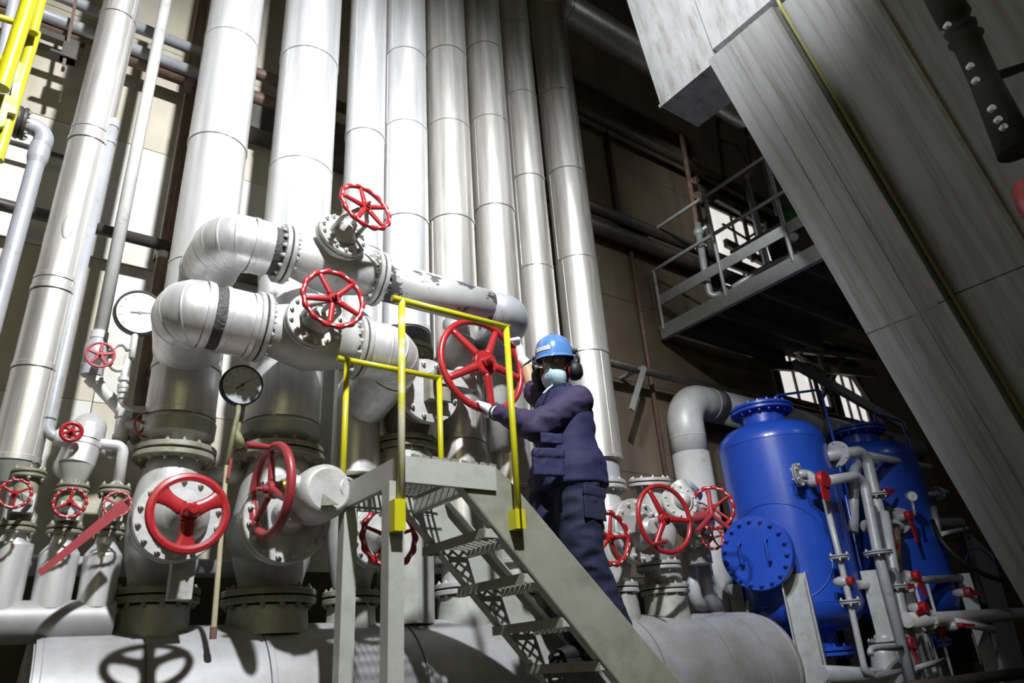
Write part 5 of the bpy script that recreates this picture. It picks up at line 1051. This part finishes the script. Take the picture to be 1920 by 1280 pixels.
gp('bent tap pipe with a downturned spout near the bottom', [(1632, 1228, 3.4), (1632, 1217, 3.4), (1648, 1213, 3.4), (1690, 1215, 3.4)], YP, 0.024)
gp('grey pipe at the right behind the hose', [(1750, 950, 3.6), (1762, 1010, 3.6)], YP, 0.03); gp('flanged stub right of the farther tank', [(1735, 928, 3.8), (1775, 922, 3.8)], YP, 0.03, 'pipe_grey', [(1758, 925, 3.8, (1, 0, 0), 0.08)])
gp('dark riser right of the farther tank', [(1802, 985, 3.5), (1822, 1052, 3.5), (1856, 1170, 3.5)], YP, 0.03, 'dark_steel'); gp('double cross tube at the right', [(1765, 1001, 3.5), (1812, 990, 3.5)], YP, 0.022, 'pipe_white')
bv = thing('drain_valve', 'stout grey valve body with a domed cap near the bottom', 'valve', P(1655, 1240, 3.6)); m = MB(); q = P(1655, 1225, 3.6); m.slathe([(0.12, -0.35), (0.12, -0.1), (0.1, 0.0), (0.1, 0.05)], q, UP, 20); m.build('body', 'pipe_grey', bv); flange(bv, P(1657, 1205, 3.6), UP, 0.13, 0.02, 8, 'pipe_grey', 'bolt_steel'); m = MB(); m.ball(P(1658, 1196, 3.6), 0.09, (1, 1, 0.6)); m.build('cap', 'pipe_grey', bv)
def lever(label, px0, px1, Y, w=0.05, hubr=0.045, mat='red'):
    a, b = P(px0[0], px0[1], Y), P(px1[0], px1[1], Y); t = thing('lever_valve', label, 'valve', a, 'red lever valves'); d = (b - a).normalized(); n_ = d.cross(Vector((0, 1, 0))).normalized()
    m = MB(); m.lathe([(hubr, -0.03), (hubr * 1.15, 0.0), (hubr, 0.03)], a, (0, -1, 0), 14); m.build('hub', mat, t)
    m = MB(); m.poly([a + n_ * w * 0.6, b + n_ * w * 0.35, b - n_ * w * 0.35, a - n_ * w * 0.6], (0, -0.014, 0)); m.build('lever', mat, t)
    m = MB(); m.slathe([(0.03, 0), (0.042, 0.04), (0.042, 0.09), (0.03, 0.12)], a + Vector((0, 0.14, 0)), (0, -1, 0), 12); m.build('body', 'pipe_grey', t); return t
lever('broad red lever handle pointing down on the nearer tank', (1543, 899), (1548, 938), 3.42, 0.12, 0.07)
lever('red lever on the flange of the hooked pipe', (1660, 924), (1676, 920), 3.7, 0.05); lever('long red lever hanging from the fat cross pipe', (1704, 966), (1719, 1017), 3.6, 0.06)
lever('small red lever on the brown short pipe', (1676, 1024), (1678, 1042), 3.55, 0.035, 0.03); lever('red lever hanging at knee height before the farther tank', (1718, 1079), (1735, 1118), 3.5, 0.065)
lever('flat red lever left of the knee-height flange', (1692, 1100), (1712, 1098), 3.5, 0.05); lever('red tip of a tap beside the thin drain', (1594, 1088), (1598, 1096), 3.45, 0.05, 0.03)
lever('red lever pointing up-left above the rusty union', (1732, 1138), (1718, 1152), 3.35, 0.05); lever('thin red lever at the low right pipe', (1800, 1172), (1825, 1172), 3.3, 0.03, 0.02)
lever('red lever low behind the thin rods', (1761, 1178), (1772, 1200), 3.45, 0.045); lever('dark red lever low by the tap pipe', (1706, 1205), (1722, 1245), 3.45, 0.06, mat='red_faded'); lever('dark red lever at the right by the hose end', (1816, 1110), (1838, 1112), 3.4, 0.05, mat='red_faded')
gs_ = gauge('small white gauge standing before the farther tank', P(1710, 930, 3.5), (-0.7, -0.7, 0), 0.052, 'glass_face', 'galv', 1.0)
m = MB(); m.tube([P(1710, 938, 3.5), P(1716, 966, 3.5)], 0.014); m.build('stem', 'galv', gs_)
m = MB(); m.sweep(fillet([P(1748, 976, 3.5), P(1762, 1012, 3.4), P(1800, 1052, 3.3), P(1855, 1082, 3.2), P(1930, 1100, 3.1)], 0.6, 8), 0.024, 12); solo('rubber_hose', m, 'black', 'black rubber hose sagging toward the right edge', 'hose')
m = MB(); m.sweep(fillet([P(1810, 1055, 3.5), P(1815, 1030, 3.5), P(1842, 1028, 3.45), P(1880, 1070, 3.4)], 0.2, 8), 0.008, 8); solo('blue_hose', m, 'blue', 'thin blue air hose curling at the right', 'hose')
m = MB(); m.poly([P(1820, 1000, 4.3), P(1862, 1040, 4.3), P(1930, 1270, 4.3), P(1930, 1330, 4.3), P(1900, 1330, 4.3)], (0, 0.05, 0)); solo('cabinet_panel', m, 'galv', 'pale grey sheet panel at the bottom right behind the pipes', 'panel')
m = MB(); m.poly([P(1404, 1125, 4.35), P(1440, 1185, 4.35), P(1440, 1330, 4.35), P(1404, 1330, 4.35)], (0, 0.03, 0)); solo('gusset_plate', m, 'galv', 'grey gusset plate between the header end and the blue tank', 'plate')
P = P_
# ================================================================ wall rails on the right
for lab, p0, p1, r, mt, Y in (('highest dark wall rail on the right wall', (1072, 198), (1280, 300), 0.06, 'dark_steel', 4.75), ('dark wall rail above the worker, upper of the close pair', (1101, 384), (1280, 460), 0.07, 'dark_steel', 4.75), ('dark wall rail above the worker, lower of the close pair', (1108, 420), (1280, 490), 0.09, 'dark_steel', 4.8), ('wall rail held by the strut beside the worker', (1140, 678), (1345, 728), 0.045, 'dark_steel', 4.7)):
    a = P(p0[0], p0[1], Y); b = P(p1[0], p1[1], Y); pipe('wall_rail', lab, [Vector((a.x - 0.6, Y, a.z)), Vector((b.x + 3.0, Y, a.z))], r, mt, group='wall rails')
m = MB(); a, b = P(1208, 688, 4.6), P(1184, 768, 4.6); m.bar(a, b, 0.05, 0.03, (0, 1, 0)); m.bar(a + Vector((0, 0, 0)), Vector((a.x, WY, a.z)), 0.05, 0.03); solo('wall_strut', m, 'galv', 'pale steel strut under the wall rail right of the worker', 'bracket')
v = vline(1200, 580, 4.9, (430, 900)); pipe('wall_conduit', 'thin brown vertical conduit on the wall right of the worker', [v[0], v[1]], 0.025, 'rust', group='brown wall pipes')
v = vline(1152, 350, 4.9, (250, 420)); pipe('wall_conduit', 'faint dark vertical conduit high on the right wall', [v[0], v[1], v[1] + Vector((0.4, 0, 0))], 0.03, 'dark_steel', group='brown wall pipes')
# ================================================================ inclined duct at the right
DY = 2.4
A0, A1 = P(1414, 240, DY), P(1917, 1105, DY); dd = (A1 - A0); dd.y = 0; dd.normalize()
nn = Vector((dd.z, 0, -dd.x)); nn = nn if nn.z < 0 else -nn          # outward normal of the underside
du = thing('flue_duct', 'huge inclined sheet-metal flue duct filling the right side', 'duct', A1)
zk = zrow(P(1365, 128, DY).x, DY, 128)
def on_plane(z): return A0.x + (z - A0.z) * dd.x / dd.z
Lo = A0 + dd * 7.5; Lo = A0 + dd * ((0.0 - A0.z) / dd.z)
seams_ = [0.0, 0.36, 0.70, 1.0]
top = Vector((on_plane(zk), DY, zk))
def panel(y0, y1, s0, s1, off=0.0, thick=0.30, name='duct_panel', mat='duct_clad'):
    a = top.lerp(Lo, s0) + nn * off; b = top.lerp(Lo, s1) + nn * off; g = dd * 0.004
    m = MB(); m.hexa([Vector((a.x, y0, a.z)) + g, Vector((a.x, y1, a.z)) + g, Vector((b.x, y1, b.z)) - g, Vector((b.x, y0, b.z)) - g, Vector((a.x, y0, a.z)) - nn * thick + g, Vector((a.x, y1, a.z)) - nn * thick + g, Vector((b.x, y1, b.z)) - nn * thick - g, Vector((b.x, y0, b.z)) - nn * thick - g])
    return m.build(name, mat, du)
yb = PX(1760, 500, on_plane(P(1757, 500, 1.9).z)).y
def y_on_underside(px, py):        # depth at which the pixel's ray meets the underside plane
    d = ray(px, py); o = Vector((0, 0, CAMZ)); t = (A0 - o).dot(nn) / d.dot(nn); return (o + d * t).y
y1 = y_on_underside(1640, 320); y2 = y_on_underside(1775, 222); 
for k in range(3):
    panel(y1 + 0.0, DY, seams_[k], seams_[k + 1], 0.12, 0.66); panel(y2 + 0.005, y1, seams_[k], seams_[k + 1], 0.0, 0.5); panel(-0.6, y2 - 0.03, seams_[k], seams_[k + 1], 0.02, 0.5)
for s in (0.36, 0.70):
    a = top.lerp(Lo, s) + nn * 0.12; m = MB(); m.bar(Vector((a.x, y1 + 0.05, a.z)), Vector((a.x, DY, a.z)), 0.02, 0.012, nn); m.build('standing_seam', 'duct_clad', du)
a, b = top + nn * 0.03, Lo + nn * 0.03; m = MB(); m.bar(Vector((a.x, y2 - 0.015, a.z)), Vector((b.x, y2 - 0.015, b.z)), 0.03, 0.03, nn); m.build('ridge_strip', 'stair_olive_shade', du)
# upper, wider part
UY = 3.03; B0 = P(1240, 202, UY); B0.z = zk; Bt = P(1175, 0, UY); ud = (Bt - Vector((B0.x, UY, zk))); ud.y = 0; ud.normalize(); un = Vector((-ud.z, 0, ud.x)); un = un if un.x < 0 else -un
hx = Vector((top.x, 0, 0)); 
def upanel(y0, y1_, h0, h1, thick, name='duct_panel', off=0.0, base=None):
    bx = B0.x if base is None else base
    a = Vector((bx, 0, zk)) + ud * h0 + un * off; b = Vector((bx, 0, zk)) + ud * h1 + un * off; m = MB()
    m.hexa([Vector((a.x, y0, a.z)), Vector((a.x, y1_, a.z)), Vector((a.x + thick, y1_, a.z)), Vector((a.x + thick, y0, a.z)), Vector((b.x, y0, b.z)), Vector((b.x, y1_, b.z)), Vector((b.x + thick, y1_, b.z)), Vector((b.x + thick, y0, b.z))]); return m.build(name, 'duct_clad', du)
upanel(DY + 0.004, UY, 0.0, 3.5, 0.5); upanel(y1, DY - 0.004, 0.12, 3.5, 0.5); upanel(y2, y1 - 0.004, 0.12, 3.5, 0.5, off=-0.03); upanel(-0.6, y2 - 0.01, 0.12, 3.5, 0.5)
m = MB(); m.bar((B0.x - 0.005, DY - 0.12, zk + 0.005), (B0.x - 0.005, UY + 0.01, zk + 0.005), 0.03, 0.03, ud); m.build('edge_angle', 'duct_clad', du)
m = MB(); q = Vector((B0.x, 0, zk)) + ud * 0.11 + un * 0.01; m.bar((q.x, y1 - 0.3, q.z), (q.x, DY - 0.1, q.z), 0.025, 0.02, ud); m.build('edge_angle', 'duct_clad', du)
for k in range(5):
    yy = DY + 0.1 + k * 0.125; m = MB(); a = Vector((B0.x, yy, zk)) + un * 0.004; m.bar(a, a + ud * 3.4, 0.014, 0.008, un); m.build('standing_seam', 'duct_clad', du)
for f in (0.33, 0.66):
    yy = y1 + (DY - y1) * f; a = top + nn * 0.124; b = Lo + nn * 0.124; m = MB(); m.bar(Vector((a.x, yy, a.z)), Vector((b.x, yy, b.z)), 0.012, 0.006, nn); m.build('standing_seam', 'duct_clad', du)
m = MB(); a, b = P(1475, -40, y1 - 0.05), P(1515, 120, y1 - 0.05); pq = [a + nn * 0.0, b]
yp = y1 - 0.035
e0 = Vector((B0.x, yp, zk)) + ud * 3.0 + un * 0.03; e1_ = Vector((B0.x, yp, zk)) + ud * 0.1 + un * 0.05; e2_ = Vector((Lo.x, yp, Lo.z)) + nn * 0.045; e1b = Vector((top.x, yp, top.z)) + nn * 0.05
m = MB(); m.tube([e0, e1_, e1b, mid(e1b, e2_, 0.9)], 0.014, 0.2, 12); solo('yellow_gas_pipe', m, 'yellow_dull', 'thin dull yellow pipe running down the flue duct', 'pipe')
# mossy pole and red fitting at the right edge, close to the camera
CY = 0.72 * min(y_on_underside(1735, 20), y_on_underside(1915, 290)); K = CY / 1.35
po = thing('corroded_pipe', 'dark corroded bolted pipe crossing the top right corner', 'pipe', P(1900, 260, CY)); pts = [P(1745, -40, CY), P(1805, 60, CY), P(1850, 160, CY), P(1908, 285, CY)]
sc_ = 1 / S(pts[2])
m = MB(); path = fillet(pts, 0.3, 6); m.sweep(path, [sc_ * (27 + 5 * math.sin(k * 2.3)) for k in range(len(path))], 16); m.build('pipe_run', 'moss', po)
for q in ((1773, 52), (1816, 128), (1826, 155), (1856, 207), (1868, 228), (1878, 242)): m = MB(); c = P(q[0], q[1], CY * 0.985); m.lathe([(6 * sc_, 0), (6 * sc_, 9 * sc_)], c, (-0.5, -0.8, 0), 6); m.build('bolt', 'bolt_steel', po)
m = MB(); m.cyl(P(1862, 145, CY), P(1935, 120, CY), 10 * sc_); m.build('side_branch', 'moss', po)
rf = thing('red_fitting', 'blurred red valve fitting at the right edge', 'valve', P(1910, 330, CY)); m = MB(); c = P(1944, 370, CY); m.slathe([(14 * sc_, 34 * sc_), (30 * sc_, 28 * sc_), (34 * sc_, -14 * sc_), (28 * sc_, -50 * sc_), (12 * sc_, -62 * sc_)], c, (0.2, 0.1, 1), 16); m.build('body', 'red_faded', rf)
m = MB(); m.torus(P(1914, 262, CY), (0.6, -0.7, 0), 16 * sc_, 5 * sc_, 20, 8); m.build('ring', 'galv', rf)
# ================================================================ high platform
hp_ = thing('gantry_platform', 'high steel gantry platform with handrail and toe board behind the duct', 'platform', P(1240, 612, 4.9)); HX = P(1237, 612, 4.9).x; zH = P(1237, 612, 4.9).z
m = MB(); m.box((HX + 0.03, (4.9 + 2.3) / 2, zH - 0.08), (0.06, 2.6, 0.17)); m.build('edge_beam', 'galv', hp_)
for k in range(5): 
    m = MB(); m.box((HX + 1.1, 2.5 + k * 0.55, zH - 0.1), (2.05, 0.05, 0.12)); m.build('joist', 'dark_steel', hp_)
for k in range(58):
    m = MB(); m.box((HX + 0.08 + k * 0.036, 3.6, zH - 0.02), (0.006, 2.55, 0.035)); m.build('grating_bar', 'dark_steel', hp_)
for k in range(22):
    m = MB(); m.cyl((HX + 0.06, 2.4 + k * 0.115, zH - 0.003), (HX + 2.15, 2.4 + k * 0.115, zH - 0.003), 0.005, n=6); m.build('grating_rod', 'dark_steel', hp_)
tb1 = P(1259, 574, 4.85)
m = MB(); m.box((HX + 0.02, 3.6, tb1.z + 0.03), (0.012, 2.55, 0.13)); m.build('toe_board', 'galv', hp_)
zm, ztp_ = P(1249, 516, 4.86).z, P(1249, 516, 4.86).z + 0.52
for z in (zm, ztp_): m = MB(); m.cyl((HX + 0.01, 4.9, z), (HX + 0.01, 2.3, z), 0.022, n=12); m.build('rail', 'galv', hp_)
for yy in (4.86, 3.95, 3.12):
    m = MB(); m.cyl((HX + 0.01, yy, zH - 0.05), (HX + 0.01, yy, ztp_ if yy < 4.5 else zm), 0.022, n=12); m.build('post', 'galv', hp_)
m = MB(); m.cyl((HX + 1.3, 4.6, ztp_), (HX + 1.3, 2.5, ztp_), 0.022, n=12); m.build('rail', 'galv', hp_)
def up_pipe(label, pts, r, mat, name='gantry_pipe'): return pipe(name, label, [P(*q) for q in pts], r, mat, group='pipes on the gantry', n=12)
up_pipe('tall rusty pipe rising past the gantry corner', [(1277, 250, 4.7), (1304, 405, 4.7), (1312, 470, 4.7)], 0.035, 'rust'); up_pipe('steel stand pipe rising through the gantry corner', [(1308, 420, 4.6), (1320, 500, 4.6), (1332, 556, 4.6), (1352, 552, 4.5)], 0.045, 'galv')
q = P(1421, 255, 4.0); pipe('gantry_pipe', 'bright steel tube leaning behind the gantry rail', [q, Vector((q.x, q.y, zH))], 0.035, 'galv', group='pipes on the gantry'); up_pipe('low looping pipe on the gantry deck', [(1362, 548, 4.3), (1420, 510, 4.0), (1460, 490, 3.8), (1500, 475, 3.6)], 0.04, 'galv')
up_pipe('brown drop pipe above the gantry', [(1388, 160, 4.88), (1395, 200, 4.4), (1412, 315, 4.4), (1400, 330, 4.4)], 0.04, 'brown_pipe'); q = P(1395, 320, 4.5); pipe('gantry_pipe', 'pale stub pipe standing behind the gantry rail', [q, Vector((q.x, q.y, zH))], 0.045, 'galv', group='pipes on the gantry')
up_pipe('thin bent tube above the gantry', [(1352, 262, 4.93), (1385, 275, 4.6), (1396, 300, 4.55), (1410, 325, 4.45)], 0.018, 'galv'); up_pipe('thin dark brace behind the gantry', [(1390, 390, 4.75), (1412, 490, 4.75)], 0.03, 'dark_steel'); up_pipe('second dark brace behind the gantry', [(1355, 420, 4.75), (1400, 448, 4.75), (1440, 420, 4.75)], 0.018, 'dark_steel')
for lab, p0, p1, h, mt in (('red brown beam slanting behind the gantry rail', (1304, 315), (1460, 402), 0.14, 'rust'), ('dark beam below the red brown one', (1340, 370), (1470, 440), 0.1, 'dark_steel'), ('dark beam low behind the gantry toe board', (1360, 455), (1450, 500), 0.12, 'dark_steel')):
    a, b = P(p0[0], p0[1], 4.8), P(p1[0], p1[1], 4.8); m = MB(); m.bar(a, b, 0.06, h, (0, 0, 1)); solo('roof_beam', m, mt, lab, 'beam', group='dark beams by the gantry')
for lab, q in (('upper rusty wheel on the gantry riser', (1304, 338, 4.6)), ('lower rusty wheel on the gantry riser', (1308, 366, 4.6))):
    c = P(*q); t = thing('rusty_valve', lab, 'valve', c, 'rusty gantry valves'); handwheel(t, c, (-0.6, -0.8, -0.1), 0.045, 0.010, 4, 'rust', 0.25); m = MB(); m.cyl(c, c + Vector((0.1, 0.1, 0)), 0.02); m.build('stem', 'rust', t)
sv_ = thing('stand_valve', 'grey valve on the stand pipe at the gantry corner', 'valve', P(1312, 440, 4.6)); m = MB(); m.ball(P(1310, 436, 4.6), 0.07); m.cyl(P(1310, 436, 4.6), P(1325, 425, 4.5), 0.03); m.build('body', 'galv', sv_); flange(sv_, P(1314, 462, 4.6), UP, 0.09, 0.02, 6, 'galv', 'bolt_steel')
gauge('small white gauge behind the gantry toe board', P(1488, 444, 3.4), (-0.7, -0.7, -0.2), 0.055, 'glass_face', 'galv', 0.6)
m = MB(); m.slathe([(0.05, 0), (0.09, 0.03), (0.09, 0.25), (0.05, 0.32)], P(1485, 438, 3.6), UP, 18); solo('gas_bottle', m, 'green', 'green cylinder standing on the gantry', 'cylinder')
m = MB(); m.slathe([(0.14, -0.3), (0.16, 0), (0.12, 0.25), (0.05, 0.3)], P(1458, 445, 4.1), UP, 20); solo('dark_drum', m, 'black', 'dark drum on the gantry beside the green cylinder', 'drum')
# under the gantry
for lab, p0, p1, Y, w_, mt in (('pale sloping brace beam above the farther tank', (1490, 682), (1696, 800), 4.3, 0.12, 'galv'), ('dark truss beam under the gantry, upper', (1440, 600), (1640, 660), 4.6, 0.14, 'dark_steel'), ('dark truss beam under the gantry, lower', (1400, 680), (1640, 700), 4.6, 0.12, 'dark_steel'), ('dark truss diagonal under the gantry', (1478, 640), (1560, 740), 4.7, 0.06, 'dark_steel'), ('dark truss upright under the gantry', (1530, 610), (1545, 730), 4.7, 0.06, 'dark_steel'), ('dark cross beam under the gantry, middle', (1430, 650), (1640, 672), 4.65, 0.07, 'dark_steel'), ('dark diagonal under the gantry, leaning left', (1600, 640), (1540, 745), 4.7, 0.05, 'dark_steel'), ('dark diagonal under the gantry, right end', (1590, 690), (1655, 790), 4.7, 0.07, 'dark_steel'), ('broad dark plate under the gantry', (1500, 640), (1600, 655), 4.75, 0.2, 'dark_steel')):
    m = MB(); m.bar(P(p0[0], p0[1], Y), P(p1[0], p1[1], Y), 0.06, w_, (0, 0, 1)); solo('truss_beam', m, mt, lab, 'beam', group='beams under the gantry')
m = MB(); q = P(1548, 790, 4.5); m.tube([Vector((q.x, 4.5, 0.0)), Vector((q.x, 4.5, q.z + 0.8))], 0.028); solo('rusty_column', m, 'rust', 'rust brown column between the two blue tanks', 'column')
